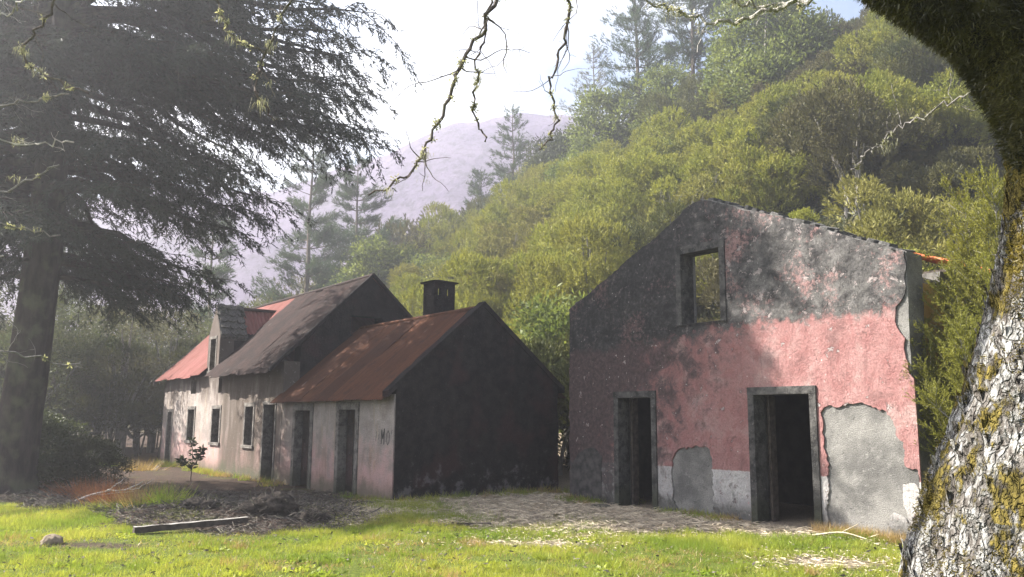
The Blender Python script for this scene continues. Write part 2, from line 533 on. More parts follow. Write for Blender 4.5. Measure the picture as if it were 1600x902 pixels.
def frame_mat(name, a, b, chip):
    m = M(name)
    p = m.pos('Object')
    n1 = m.noise(p, 5.0, 7, 0.7)
    n2 = m.noise(p, 26.0, 5, 0.72)
    col = m.mix(m.mr(n1, 0.36, 0.62), a, b)
    col = m.mix(m.mr(n2, 0.60, 0.66, 0, 0.75), col, chip)
    col = m.mix(m.mr(n2, 0.34, 0.42, 0.7, 0), col, (0.015, 0.014, 0.013))
    col = m.mix(m.mr(m.math('ADD', m.sep(p)[2], m.math('MULTIPLY', n1, -.8)), -.3, .15, .6, 0), col, (0.035, 0.04, 0.022))
    return m.pbr(col, 0.95, m.bump(m.math('ADD', n1, n2), 0.03), 0.06)
MAT['stone_frame'] = frame_mat('dressed_basalt', (0.028, 0.027, 0.027), (0.090, 0.086, 0.082), (0.19, 0.18, 0.17))
MAT['stone_pale'] = frame_mat('weathered_frame_stone', (0.075, 0.068, 0.063), (0.19, 0.175, 0.16), (0.34, 0.31, 0.28))
MAT['rubble'] = mat_simple('coping_rubble', (0.035, 0.034, 0.033), (0.13, 0.125, 0.118), 8, 0.95, 0.03)
MAT['interior'] = mat_simple('shade_dark_interior', (0.009, 0.009, 0.008), (0.028, 0.025, 0.022), 4, 0.95, 0.02)  # indoor gloom painted in as a near-black wall colour
MAT['fascia'] = mat_simple('grey_fascia_wood', (0.07, 0.065, 0.06), (0.16, 0.15, 0.14), 10, 0.9, 0.008)
MAT['old_wood'] = mat_simple('weathered_wood', (0.028, 0.022, 0.018), (0.080, 0.064, 0.054), 12, 0.9, 0.008)
MAT['grey_wood'] = mat_simple('pale_grey_wood', (0.10, 0.092, 0.085), (0.23, 0.215, 0.20), 12, 0.85, 0.008)

def tin_mat(name, paint, paint2, rust, dark, wear=0.5, spot=0.3):
    m = M(name)
    p = m.pos('Object')
    r = m.rnd()
    off = m.n('CombineXYZ', {0: m.math('MULTIPLY', r, 37.0), 1: m.math('MULTIPLY', r, 13.0)}).outputs[0]
    q = m.n('VectorMath', {0: p, 1: off}, operation='ADD').outputs[0]
    ns = m.noise(m.scale(q, (5.0, 0.9, 0.9)), 1.5, 6, 0.6)
    n2 = m.noise(q, 3.0, 5, 0.65)
    n3 = m.noise(q, 22.0, 5, 0.72)
    col = m.mix(m.mr(ns, 0.35, 0.65), paint, paint2)
    col = m.mix(m.mr(n2, 0.62 - wear * 0.3, 0.80 - wear * 0.3, 0, 0.9), col, rust)
    col = m.mix(m.mr(ns, 0.60, 0.75, 0, 0.85), col, dark)
    col = m.mix(m.mr(n3, 0.56, 0.72, 0, 0.5), col, dark)
    nl = m.noise(m.scale(q, (9.0, 1.1, 1.1), (5, 5, 5)), 1.2, 4, 0.55)
    col = m.mix(m.mr(nl, 0.70 - 0.1 * spot, 0.74, 0, spot * 1.6), col, (0.30, 0.26, 0.25))
    col = m.mix(m.mr(r, 0.2, 1, 0, 0.6), col, m.mix(0.5, rust, dark))
    return m.pbr(col, 0.75, m.bump(n3, 0.005), 0.06)
MAT['tin_red'] = tin_mat('red_painted_tin', (0.155, 0.052, 0.046), (0.20, 0.085, 0.076), (0.12, 0.045, 0.032), (0.10, 0.036, 0.030), 0.35, 0.3)
MAT['tin_rust'] = tin_mat('rusty_red_tin', (0.078, 0.033, 0.019), (0.108, 0.046, 0.026), (0.060, 0.029, 0.020), (0.032, 0.019, 0.016), 0.4, 0.30)
MAT['tin_dark'] = tin_mat('shade_dark_rusty_tin', (0.026, 0.016, 0.015), (0.042, 0.023, 0.020), (0.020, 0.013, 0.012), (0.009, 0.008, 0.008), 0.6, 0.30)  # rust, with the conifer's shade darkened into this roof's colour
MAT['tile_orange'] = tin_mat('orange_red_tin', (0.52, 0.10, 0.05), (0.60, 0.16, 0.08), (0.36, 0.10, 0.06), (0.25, 0.07, 0.05), 0.2, 0.2)

# ------------------------------------------------------------------ terrain
ANG = R(37.5)
D1 = np.array([-math.sin(ANG), math.cos(ANG)])      # along the row of houses, away from the camera
D2 = np.array([math.cos(ANG), math.sin(ANG)])       # into the hill
F0 = (4.835, 13.413)
Q0 = (-2.41, 17.33)
RZ = math.atan2(-D1[1], -D1[0])                     # local x runs right along a front, local y into the house
def height(x, y):
    x = np.asarray(x, float); y = np.asarray(y, float)
    s = x * D2[0] + y * D2[1]
    t = x * D1[0] + y * D1[1]
    foot = 16.3 + 5.2 * sstep(16, 10, t) + 0.10 * np.maximum(t - 30, 0)
    u = s - foot
    ramp = 0.78 * np.where(u > 20, u, np.log1p(np.exp(np.clip(u, -40, 20) * 1.1)) / 1.1)
    Hm = 5 + 27 * sstep(100, 38, t)
    h = ramp / (1 + (ramp / Hm) ** 4) ** 0.25
    h = h + (fbm2(x, y, 0.12, 3) - 0.5) * 2.2 * sstep(1.0, 6.0, h)
    flat = (fbm2(x, y, 0.9, 3) - 0.5) * 0.06 + (fbm2(x, y, 0.22, 2, 3.3) - 0.5) * 0.10
    heap = 0.20 * np.exp(-(((x + 5.2) / 1.9) ** 2 + ((y - 14.7) / 1.2) ** 2)) * (0.6 + 0.9 * fbm2(x, y, 2.2, 3, 7.7))
    return h + flat + heap - 0.03
# land cover: 0 lawn, 1 straw, 2 dirt, 3 wild slope
def cover(x, y):
    x = np.asarray(x, float); y = np.asarray(y, float)
    a = x / np.maximum(y, 0.1)
    s = x * D2[0] + y * D2[1]
    n = (fbm2(x, y, 0.8, 4, 1.7) - 0.5) * 2
    n2 = (fbm2(x, y, 2.6, 3, 5.1) - 0.5) * 2
    yl = np.interp(a, [-0.75, -0.60, -0.50, -0.44, -0.30, -0.20, -0.14, -0.02, 0.07, 0.19, 0.37, 0.46, 0.6],
                      [16.0, 16.5, 15.0, 12.6, 12.6, 13.6, 15.0, 13.3, 12.7, 12.7, 12.5, 11.8, 11.5])
    lawn = sstep(0.35, -0.35, y - yl + n * 1.1 + n2 * 0.5)
    dirt = sstep(-0.14, -0.22, a + n2 * 0.04)
    straw = (1 - dirt)
    # straw strewn in the lawn
    for cx, cy, rx, ry in ((3.95, 10.5, 0.75, 0.5), (1.6, 12.4, 1.3, 0.35), (-5.5, 11.3, 0.9, 0.35), (0.3, 11.6, 0.9, 0.25)):
        k = np.exp(-(((x - cx) / rx) ** 2 + ((y - cy) / ry) ** 2))
        lawn = lawn * (1 - sstep(0.35, 0.75, k + n2 * 0.25) * 0.92)
    wild = sstep(19.5, 21.5, s + n)
    green = sstep(0.25, 0.5, n + n2 * 0.5) * (1 - lawn) * 0.45      # weeds in the straw and dirt
    return lawn, straw * (1 - lawn), dirt * (1 - lawn), wild, green

def axis(lo, hi, step, far):
    c = np.arange(lo, hi + 1e-6, step)
    d = step
    out_l, out_r = [], []
    p, q = lo, hi
    while p > -far or q < far:
        d *= 1.13
        p -= d; q += d
        if p > -far - d: out_l.append(p)
        if q < far + d: out_r.append(q)
    return np.concatenate([out_l[::-1], c, out_r])
gx = axis(-13, 10, 0.12, 470)
gx = gx[np.abs(gx) < 342]
gy = axis(7, 26, 0.12, 470)
gy = gy[(gy > -58) & (gy < 242)]
X, Y = np.meshgrid(gx, gy)
Z = height(X, Y)
far = np.hypot(X, Y)
Z = Z * sstep(300, 130, far) - 0.5 * sstep(150, 300, far)
nx, ny = len(gx), len(gy)
i = np.arange(ny - 1)[:, None] * nx + np.arange(nx - 1)[None]
ga = Acc()
ga.add(np.stack([X, Y, Z], -1).reshape(-1, 3), np.stack([i, i + 1, i + nx + 1, i + nx], -1).reshape(-1, 4))
def ground_mat():
    m = M('ground_soil')
    p = m.pos('World')
    at = m.n('Attribute', attribute_name='cover')
    c = m.n('SeparateColor', {0: at.outputs['Color']}).outputs
    n1 = m.noise(p, 2.0, 5, 0.6)
    n2 = m.noise(p, 14.0, 5, 0.7)
    n3 = m.noise(m.scale(p, (1, 2.5, 1)), 50.0, 3, 0.6)
    soil = m.mix(m.mr(n2, 0.3, 0.7), (0.030, 0.022, 0.017), (0.080, 0.058, 0.047))
    soil = m.mix(m.mr(n1, 0.52, 0.72, 0, 0.5), soil, (0.105, 0.062, 0.046))
    lawn = m.mix(m.mr(n2, 0.3, 0.7), (0.045, 0.062, 0.014), (0.105, 0.125, 0.025))
    straw = m.mix(m.mr(n3, 0.35, 0.65), (0.10, 0.082, 0.064), (0.30, 0.25, 0.19))
    wild = m.mix(m.mr(n1, 0.35, 0.65), (0.030, 0.032, 0.013), (0.07, 0.062, 0.030))
    col = m.mix(c[0], soil, lawn)
    col = m.mix(c[1], col, straw)
    col = m.mix(c[2], col, wild)
    h = m.math('ADD', n2, m.math('MULTIPLY', n3, 0.4))
    return m.pbr(col, 0.97, m.bump(h, 0.04), 0.05)
ground = ga.obj('ground', ground_mat(), smooth=True)
tag(ground, kind='structure')
lw, st, di, wi, gr = cover(X, Y)
ca = ground.data.color_attributes.new('cover', 'FLOAT_COLOR', 'POINT')
ca.data.foreach_set('color', np.stack([np.maximum(lw, gr), st * (1 - gr), wi, np.ones_like(lw)], -1).astype(np.float32).ravel())

# far mountain
mxs = np.linspace(-330, 330, 200)
mys = np.linspace(118, 236, 60)
MX, MY = np.meshgrid(mxs, mys)
top = np.interp(MX / np.maximum(MY, 1), [-1.2, -0.55, -0.30, -0.18, -0.08, 0.06, 0.3, 1.0], [44, 56, 60, 66, 76, 79, 74, 64])
MZ = top * sstep(112, 208, MY) * (1 - 0.3 * sstep(212, 236, MY))
MZ += (fbm2(MX, MY, 0.02, 5) - 0.5) * 15 * sstep(118, 160, MY) * sstep(230, 190, MY) + (fbm2(MX, MY, 0.09, 4) - 0.5) * 6 * sstep(118, 150, MY) - 2
MZ = np.maximum(MZ, -0.9)
nmx = len(mxs)
i = np.arange(len(mys) - 1)[:, None] * nmx + np.arange(nmx - 1)[None]
ma = Acc()
ma.add(np.stack([MX, MY, MZ], -1).reshape(-1, 3), np.stack([i, i + 1, i + nmx + 1, i + nmx], -1).reshape(-1, 4))
m = M('haze_tinted_mountain')
p = m.pos('World')
n1 = m.noise(p, 0.05, 8, 0.72); n2 = m.noise(p, 0.5, 7, 0.78)
c = m.mix(m.mr(n1, 0.35, 0.65), (0.14, 0.11, 0.19), (0.21, 0.17, 0.25))  # purple of the distant haze painted into the slope's own colour
c = m.mix(m.mr(n2, 0.46, 0.60, 0, 0.5), c, (0.022, 0.024, 0.022))
c = m.mix(m.mr(n2, 0.30, 0.42, 0.35, 0), c, (0.20, 0.15, 0.18))
mount = ma.obj('mountain', m.pbr(c, 1.0, m.bump(n2, 3.0), 0.0), smooth=True)
tag(mount, kind='structure')

# ------------------------------------------------------------------ roofless pink house
def frame_parts(parent, x0, x1, z0, z1, w, y0, y1, mat, sill=False, hname='door_frame', lint=None):
    """stone surround: jambs butt under the lintel; stands 2-3 cm proud of the wall"""
    f = box(hname, (x0, x1, y0, y1, z1 - (lint or w), z1), mat, parent, bev=0.008)
    box('jamb', (x0 + .004, x0 + w, y0 + .004, y1, z0, z1 - (lint or w)), mat, f, bev=0.008)
    box('jamb', (x1 - w, x1 - .004, y0 + .004, y1, z0, z1 - (lint or w)), mat, f, bev=0.008)
    if sill: box('sill', (x0 - .03, x1 + .03, y0 - .03, y1, z0 - .09, z0), mat, f, bev=0.008)
    return f

H = empty('roofless_house', (F0[0], F0[1], 0), RZ, 'large roofless house with a sooty black gable and pink lower wall', 'house')
gab_top = [(1.66, 4.17), (1.1, 4.40), (0.48, 4.67), (-0.12, 4.95), (-0.7, 5.19), (-1.4, 5.47), (-1.95, 5.70), (-2.16, 5.75), (-2.42, 5.71), (-2.75, 5.50), (-3.3, 5.22), (-4.0, 4.93), (-4.8, 4.54), (-5.4, 4.26), (-5.85, 4.07)]
out = rough([(-5.9, -0.2), (1.64, -0.2), (1.64, 0.9), (1.62, 2.3), (1.63, 3.2)] + gab_top, 0.12, 0.010, 1, keep=(0,))
hd1 = [(-1.20, -0.22), (0.00, -0.22), (0.00, 2.15), (-1.20, 2.15)]
hd2 = [(-4.46, -0.2), (-3.40, -0.2), (-3.40, 2.15), (-4.46, 2.15)]
hw = [(-2.74, 3.42), (-1.70, 3.42), (-1.70, 4.84), (-2.74, 4.84)]
# the doors cut through the bottom edge of the slab
def doorcut(outl, doors):
    return outl
core_out = rough([(1.62, -0.35), (1.60, 0.9), (1.60, 2.3), (1.61, 3.2)] + [(x * 0.995 - 0.01, z - 0.015) for x, z in gab_top[:-1]] + [(-5.86, 4.05), (-5.88, -0.35)], 0.14, 0.008, 2, keep=(0, 17, 18, 19, 20))
hc1 = [(-1.18, -0.27), (-0.02, -0.27), (-0.02, 2.13), (-1.18, 2.13)]
hc2 = [(-4.43, -0.27), (-3.42, -0.27), (-3.42, 2.13), (-4.43, 2.13)]
wall('front_wall', core_out, [hw, hc1, hc2], 0.46, MAT['core'], H, 'xz', 0.03)
pl = rough([(1.64, -0.30), (1.64, 0.9), (1.645, 1.6), (1.64, 2.26), (1.61, 2.30), (1.57, 2.35), (1.54, 2.57), (1.52, 2.72), (1.55, 2.86), (1.48, 2.95), (1.43, 3.05), (1.42, 3.18), (1.44, 3.34), (1.56, 3.46), (1.61, 3.60), (1.63, 4.0), (1.62, 4.15)] +
           [(x - 0.01, z - 0.03) for x, z in gab_top[1:-1]] + [(-5.88, 4.03), (-5.89, -0.30)], 0.06, 0.010, 5, keep=(0, 1, 2, 31, 32, 33, 34))
patch_mid = rough([(-2.86, -0.2), (-2.98, 0.12), (-3.02, 0.42), (-3.03, 0.72), (-2.98, 0.97), (-2.88, 1.10), (-2.60, 1.165), (-2.42, 1.20), (-2.14, 1.15), (-2.07, 0.95), (-2.06, 0.72), (-2.06, 0.42), (-2.09, 0.1), (-1.95, -0.02), (-1.8, -0.05), (-1.6, -0.2)], 0.035, 0.014, 3)
patch_big = rough([(0.12, -0.2), (0.14, 0.2), (0.18, 0.65), (0.18, 1.04), (0.14, 1.33), (0.12, 1.73), (0.17, 1.86), (0.26, 1.90), (0.42, 1.86), (0.62, 1.92), (0.86, 1.91), (1.20, 1.79), (1.33, 1.55), (1.42, 1.27), (1.46, 0.99), (1.61, 0.97), (1.61, -0.2)], 0.035, 0.014, 4)
plaster = wall('plaster', pl, [hw, hd1, hd2, patch_mid, patch_big], 0.032, MAT['facade'], H, 'xz', 0.0)
# leftover flakes of plaster at the right foot
for k, fl in enumerate(([(1.37, 0.75), (1.52, 0.78), (1.60, 0.72), (1.61, 0.45), (1.56, 0.22), (1.44, 0.2), (1.36, 0.45)], [(1.15, 0.28), (1.2, 0.34), (1.34, 0.3), (1.46, 0.18), (1.42, 0.06), (1.2, 0.02), (1.12, 0.12)])):
    wall('plaster_flake', rough(fl, 0.05, 0.008, 20 + k), [], 0.028, MAT['facade'], H, 'xz', 0.004)
# raised older plaster field at the left foot
wall('plaster_flake', rough([(-5.83, 0.02), (-5.82, 0.65), (-5.58, 0.95), (-5.30, 1.05), (-5.09, 1.07), (-4.88, 0.92), (-4.90, 0.03)], 0.06, 0.012, 30), [], 0.02, MAT['dark_core'], H, 'xz', -0.012)
frame_parts(H, -1.26, 0.06, -0.15, 2.21, 0.130, -0.035, 0.30, MAT['stone_frame'], lint=0.13)
frame_parts(H, -4.52, -3.37, -0.15, 2.205, 0.13, -0.035, 0.30, MAT['stone_frame'], lint=0.13)
wf = frame_parts(H, -2.80, -1.64, 3.40, 4.90, 0.13, -0.035, 0.34, MAT['stone_frame'], hname='window_frame', lint=0.15)
box('sill', (-2.78, -1.66, 0.0, 0.40, 3.36, 3.425), MAT['stone_frame'], wf)
# timber lining in the doorways
for x0, x1 in ((-1.105, -0.095), (-4.365, -3.525)):
    box('door_lining', (x0 + .003, x0 + .05, 0.305, 0.47, -0.1, 2.07), MAT['old_wood'], H)
    box('door_lining', (x1 - .05, x1 - .003, 0.305, 0.47, -0.1, 2.07), MAT['old_wood'], H)
# side and back walls
sy1 = 7.5
wall('side_wall', [(0.46, -0.25), (0.62, -0.25), (sy1, -0.25), (sy1, 3.75), (0.62, 3.75), (0.50, 4.1)], [], 0.42, MAT['ochre'], H, 'yz', 1.55)
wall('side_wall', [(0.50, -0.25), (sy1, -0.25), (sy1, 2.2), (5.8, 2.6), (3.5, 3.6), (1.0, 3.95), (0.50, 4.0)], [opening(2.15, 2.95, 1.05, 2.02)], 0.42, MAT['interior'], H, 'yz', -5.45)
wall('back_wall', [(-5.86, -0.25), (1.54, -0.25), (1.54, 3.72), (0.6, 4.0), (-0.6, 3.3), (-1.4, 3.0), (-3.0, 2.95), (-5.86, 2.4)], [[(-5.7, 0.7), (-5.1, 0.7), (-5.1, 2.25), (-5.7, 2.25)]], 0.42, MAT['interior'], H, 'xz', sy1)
# partition, and an upper floor added to keep the ground floor dark
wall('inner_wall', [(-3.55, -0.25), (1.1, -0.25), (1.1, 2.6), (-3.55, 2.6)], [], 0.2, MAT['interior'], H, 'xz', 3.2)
for k in range(20):
    y = 0.52 + k * 0.345
    box('added_floor_board', (-5.42, 1.10, y, y + 0.33, 2.66 + random.uniform(-.006, .006), 2.70), MAT['old_wood'], H)
for k in range(4):
    box('added_floor_beam', (-5.4 + 0.02, 1.1, 0.9 + k * 1.9, 1.05 + k * 1.9, 2.50, 2.655), MAT['old_wood'], H)
# surviving strip of tin roof along the right eave, on a timber plate
def sheet_mesh(w, length, pitch=0.076, amp=0.011, name='roof_sheet', mat=None, seed=0):
    r = np.random.default_rng(seed)
    nxp = int(round(w / pitch * 6)) + 1
    xs = np.linspace(0, w, nxp)
    z = amp * np.sin(xs / pitch * 2 * np.pi)
    ys = np.array([0, 0.33, 0.66, 1.0]) * length
    ys = np.broadcast_to(ys[:, None], (4, nxp)).copy()
    ys[0] += 0.012 * np.sin(xs * 9 + seed)
    XX = np.broadcast_to(xs, (4, nxp))
    ZZ = np.broadcast_to(z, (4, nxp)) + r.normal(0, 0.008, (4, 1)) + 0.006 * np.sin(XX * 3 + ys * 2 + seed)
    a = Acc()
    i = np.arange(3)[:, None] * nxp + np.arange(nxp - 1)[None]
    a.add(np.stack([XX, ys, ZZ], -1).reshape(-1, 3), np.stack([i, i + 1, i + nxp + 1, i + nxp], -1).reshape(-1, 4))
    return a.mesh(name, mat, smooth=True)
def roof(parent, x0, x1, eave, ridge, mat, w=0.83, jit=0.03, pitch=0.076, amp=0.011, facing=1, ragged=0.06):
    """sheets laid side by side between an eave (y,z) and a ridge (y,z)"""
    dy, dz = ridge[0] - eave[0], ridge[1] - eave[1]
    ln = math.hypot(dy, dz)
    n = max(1, round((x1 - x0) / w))
    w = (x1 - x0) / n
    sl = math.atan2(dz, abs(dy))
    for k in range(n):
        drop = random.uniform(-ragged, ragged * 0.4)
        me = sheet_mesh(w + 0.07, ln - drop, pitch, amp, mat=mat, seed=k + int(abs(x0) * 10))
        o = link('roof_sheet', me, parent)
        if dy > 0:
            o.rotation_euler = (sl, random.uniform(-.006, .006), random.uniform(-.006, .006))
            o.location = (x0 + k * w - 0.035, eave[0] + drop * math.cos(sl), eave[1] + drop * math.sin(sl) + (k % 2) * 0.02 + random.uniform(0, .012))
        else:
            o.rotation_euler = (sl, random.uniform(-.006, .006), math.pi)
            o.location = (x0 + (k + 1) * w + 0.035, eave[0] - drop * math.cos(sl), eave[1] + drop * math.sin(sl) + (k % 2) * 0.013)
def roof_x(parent, y0, y1, eave, ridge, mat, w=0.83, pitch=0.076, amp=0.011):
    """the same with the fall along x: eave (x,z), ridge (x,z)"""
    dx, dz = ridge[0] - eave[0], ridge[1] - eave[1]
    ln = math.hypot(dx, dz)
    n = max(1, round((y1 - y0) / w))
    w = (y1 - y0) / n
    sl = math.atan2(dz, abs(dx))
    for k in range(n):
        me = sheet_mesh(w + 0.07, ln, pitch, amp, mat=mat, seed=k + 77)
        o = link('roof_sheet', me, parent)
        if dx < 0:
            o.rotation_euler = (sl, 0, math.pi / 2)
            o.location = (eave[0], y0 + k * w - 0.035, eave[1] + (k % 2) * 0.012)
        else:
            o.rotation_euler = (sl, 0, -math.pi / 2)
            o.location = (eave[0], y0 + (k + 1) * w + 0.035, eave[1] + (k % 2) * 0.012)
roof_x(H, 1.05, 7.7, (1.98, 4.03), (0.35, 4.62), MAT['tile_orange'], 0.85, pitch=0.17, amp=0.032)
box('wall_plate', (1.20, 1.70, 0.9, 7.5, 3.752, 3.94), MAT['fascia'], H, jit=0.01)
for k in range(9):
    box('rafter_end', (1.40, 1.80, 1.0 + k * 0.75, 1.08 + k * 0.75, 3.932, 3.985), MAT['old_wood'], H)
# rubble stones along the broken gable top
gp = np.array(gab_top)
seg = np.linalg.norm(np.diff(gp, axis=0), axis=1)
cum = np.concatenate([[0], np.cumsum(seg)])
s = 0.02
stones = []
for k in range(5):
    a = Acc()
    th = np.linspace(0, 2 * np.pi, 7, endpoint=False)
    r_ = np.random.default_rng(k)
    ring0 = np.stack([np.cos(th) * 0.5 * (1 + r_.uniform(-.25, .15, 7)), np.sin(th) * 0.5 * (1 + r_.uniform(-.25, .15, 7)), np.zeros(7)], 1)
    ring1 = ring0 * r_.uniform(0.82, 0.96) + [0, 0, 1]
    ring1[:, 2] += r_.uniform(-.25, .1, 7)
    a.add(np.concatenate([ring0, ring1]), [[j, (j + 1) % 7, 7 + (j + 1) % 7, 7 + j] for j in range(7)])
    a.f.append(np.array([list(range(7, 14))])); a.m.append(0)
    stones.append(a.mesh('coping_stone', MAT['rubble']))
k = 0
while s < cum[-1] - 0.05:
    w = random.uniform(0.10, 0.34)
    x = np.interp(s + w / 2, cum, gp[:, 0]); z = np.interp(s + w / 2, cum, gp[:, 1])
    x2 = np.interp(s + w, cum, gp[:, 0]); z2 = np.interp(s + w, cum, gp[:, 1])
    sl = math.atan2(z2 - z, x2 - x)
    o = link('coping_stone', stones[k % 5], H)
    o.location = (x, random.uniform(0.20, 0.26), z - 0.035)
    o.scale = (w * 1.0, random.uniform(0.40, 0.52), random.uniform(0.03, 0.075) * (1.0 if x > -2.1 else 0.7))
    o.rotation_euler = (random.uniform(-.06, .06), -sl + random.uniform(-.1, .1) + (math.pi if abs(sl) > 1.6 else 0), random.uniform(-.12, .12))
    s += w * 0.92
    k += 1

# ------------------------------------------------------------------ main cottage (tall) of the left row
C1 = empty('long_cottage', (Q0[0], Q0[1], 0), RZ, 'long two storey cottage with corrugated tin roof, tall dormer and stained pale front', 'house')
XL, XR = -16.95, -5.9
ops = [opening(-13.95, -13.16, .87, 1.94), opening(-11.45, -10.64, .87, 1.95), opening(-8.58, -7.86, .87, 2.0),
       opening(-13.80, -13.25, 2.40, 2.86), opening(-11.02, -10.70, 2.38, 2.84)]
fo = [(XL, -.25), (-16.30, -.25), (-16.30, 1.86), (-15.72, 1.86), (-15.72, -.25), (-7.15, -.25), (-7.15, 2.03), (-6.3, 2.03), (-6.3, -.25), (XR, -.25), (XR, 3.12),
      (-11.15, 3.0), (-11.13, 4.22), (-11.68, 5.16), (-12.25, 4.18), (-12.27, 2.95), (XL, 2.92)]
wall('front_wall', fo, ops + [opening(-12.02, -11.42, 3.12, 4.16)], 0.45, MAT['wash'], C1, 'xz', 0.0)
def gable(y0, y1, z0, ym, zm, z1): return [(y0, -.25), (y1, -.25), (y1, z1), (ym, zm), (y0, z0)]
g1 = [(0.452, -.25), (5.6, -.25), (5.6, 2.85), (2.5, 5.68), (0.452, 3.55)]
wall('gable_wall', g1, [opening(1.9, 2.85, 3.95, 4.5)], 0.42, MAT['black'], C1, 'yz', XR)
wall('gable_wall', g1, [], 0.42, MAT['wash'], C1, 'yz', XL + 0.42)
wall('back_wall', [(XL, -.25), (XR, -.25), (XR, 2.8), (XL, 2.8)], [], 0.4, MAT['black'], C1, 'xz', 5.6)
wall('inner_wall', [(XL + .45, -.25), (XR - .45, -.25), (XR - .45, 2.75), (XL + .45, 2.75)], [], 0.15, MAT['interior'], C1, 'xz', 2.6)
box('upper_floor', (XL + .43, XR - .43, 0.46, 5.58, 2.22, 2.32), MAT['interior'], C1)
# roofs
roof(C1, XL - 0.25, -12.2, (-0.30, 2.92), (2.5, 5.62), MAT['tin_red'], 0.80)
roof(C1, -12.2, -11.15, (1.15, 4.32), (2.5, 5.62), MAT['tin_red'], 0.55)
roof(C1, -11.15, XR + 0.02, (-0.42, 2.86), (2.5, 5.66), MAT['tin_dark'], 0.80, ragged=0.12)
roof(C1, XL - 0.25, XR + 0.02, (5.95, 2.65), (2.5, 5.62), MAT['tin_red'], 0.95)
a = Acc(); tube(a, [(XL - 0.25, 2.5, 5.64), (XR + 0.1, 2.5, 5.68)], 0.06, 8); a.obj('ridge_cap', MAT['tin_dark'], C1)
# verge board on the far end
v = Acc()
v.add([(XL - .30, -.34, 2.90), (XL - .30, 2.5, 5.66), (XL - .30, 2.5, 5.50), (XL - .30, -.34, 2.74), (XL - .25, -.34, 2.90), (XL - .25, 2.5, 5.66), (XL - .25, 2.5, 5.50), (XL - .25, -.34, 2.74)],
      [[0, 1, 2, 3], [4, 7, 6, 5], [0, 4, 5, 1], [3, 2, 6, 7], [0, 3, 7, 4]])
v.obj('verge_board', MAT['old_wood'], C1)
# verge strip over the near gable
v = Acc()
for (ya, za), (yb, zb) in (((-.42, 2.92), (2.5, 5.74)), ((2.5, 5.74), (5.95, 2.70))):
    n0 = v.n
    v.add([(XR - .02, ya, za), (XR + .13, ya, za), (XR + .13, yb, zb), (XR - .02, yb, zb), (XR - .02, ya, za - .10), (XR + .13, ya, za - .10), (XR + .13, yb, zb - .10), (XR - .02, yb, zb - .10)],
          [[0, 1, 2, 3], [4, 7, 6, 5], [0, 4, 5, 1], [1, 5, 6, 2], [3, 2, 6, 7]])
v.obj('verge_strip', MAT['black'], C1)
# dormer: thick masonry head in front, cheeks, small tin roof behind
DM = empty('dormer', (0, 0, 0), 0, None, None); DM.parent = C1
for k_ in ('label', 'category'):
    if k_ in DM: del DM[k_]
wall('cheek', [(0.452, 2.90), (0.452, 4.30), (1.55, 4.30), (1.10, 4.05), (0.6, 3.6)], [], 0.16, MAT['black'], DM, 'yz', -11.16)
wall('cheek', [(0.452, 2.90), (0.452, 4.30), (1.55, 4.30)], [], 0.16, MAT['wash'], DM, 'yz', -12.08)
head = Acc()
pf = [(-12.30, 4.16), (-11.68, 5.24), (-11.08, 4.16)]
ys = (0.012, 0.88)
hv = [(x, y, z) for y in ys for x, z in pf] + [(x, y, z - 0.30) for y in ys for x, z in [(-12.1, 4.2), (-11.68, 4.98), (-11.28, 4.2)]]
head.add(hv, [[0, 3, 4, 1], [1, 4, 5, 2], [6, 7, 10, 9], [7, 8, 11, 10], [0, 1, 7, 6], [1, 2, 8, 7], [3, 9, 10, 4], [4, 10, 11, 5], [2, 5, 11, 8], [0, 6, 9, 3]])
head.obj('dormer_coping', MAT['rubble'], DM)
for sgn in (-1, 1):                                   # moss-covered flat stones on the dormer head
    for r_ in range(5):
        for c_ in range(3):
            f = (r_ + .5) / 5
            x = -11.68 + sgn * 0.60 * f; z = 5.26 - 1.07 * f
            o = link('slab_stone', stones[(r_ + c_) % 5], DM)
            o.location = (x, 0.16 + c_ * 0.29 + random.uniform(-.03, .03), z)
            o.scale = (0.26, 0.30, 0.05)
            o.rotation_euler = (0, sgn * 1.05 + random.uniform(-.1, .1), random.uniform(-.2, .2))
roof_x(DM, 0.86, 2.15, (-11.02, 4.26), (-11.68, 5.12), MAT['tin_red'], 0.65, pitch=0.13, amp=0.024)
roof_x(DM, 0.86, 2.15, (-12.34, 4.26), (-11.68, 5.12), MAT['tin_red'], 0.65, pitch=0.13, amp=0.024)
a = Acc(); tube(a, [(-11.68, 0.84, 5.15), (-11.68, 2.2, 5.15)], 0.055, 8); a.obj('ridge_cap', MAT['tin_dark'], DM)
# surrounds
for x0, x1, z0, z1 in ((-13.95, -13.16, .87, 1.94), (-11.45, -10.64, .87, 1.95), (-8.58, -7.86, .87, 2.0)):
    f = frame_parts(C1, x0 - .05, x1 + .05, z0, z1 + .05, 0.11, -0.025, 0.25, MAT['stone_pale'], True, 'window_frame', 0.11)
    b = box('shutter', (x0 + .065, x1 - .065, 0.256, 0.29, z0 + .01, z1 - .065), MAT['old_wood'], f)
f = frame_parts(C1, -12.06, -11.38, 3.10, 4.20, 0.09, -0.02, 0.25, MAT['stone_pale'], True, 'window_frame', 0.09)
box('shutter', (-11.965, -11.475, 0.256, 0.29, 3.11, 4.105), MAT['old_wood'], f)
box('glazing_bar', (-11.74, -11.70, 0.235, 0.254, 3.12, 4.10), MAT['stone_pale'], f)
for z in (3.42, 3.76): box('glazing_bar', (-11.96, -11.745, 0.236, 0.254, z, z + .03), MAT['stone_pale'], f)
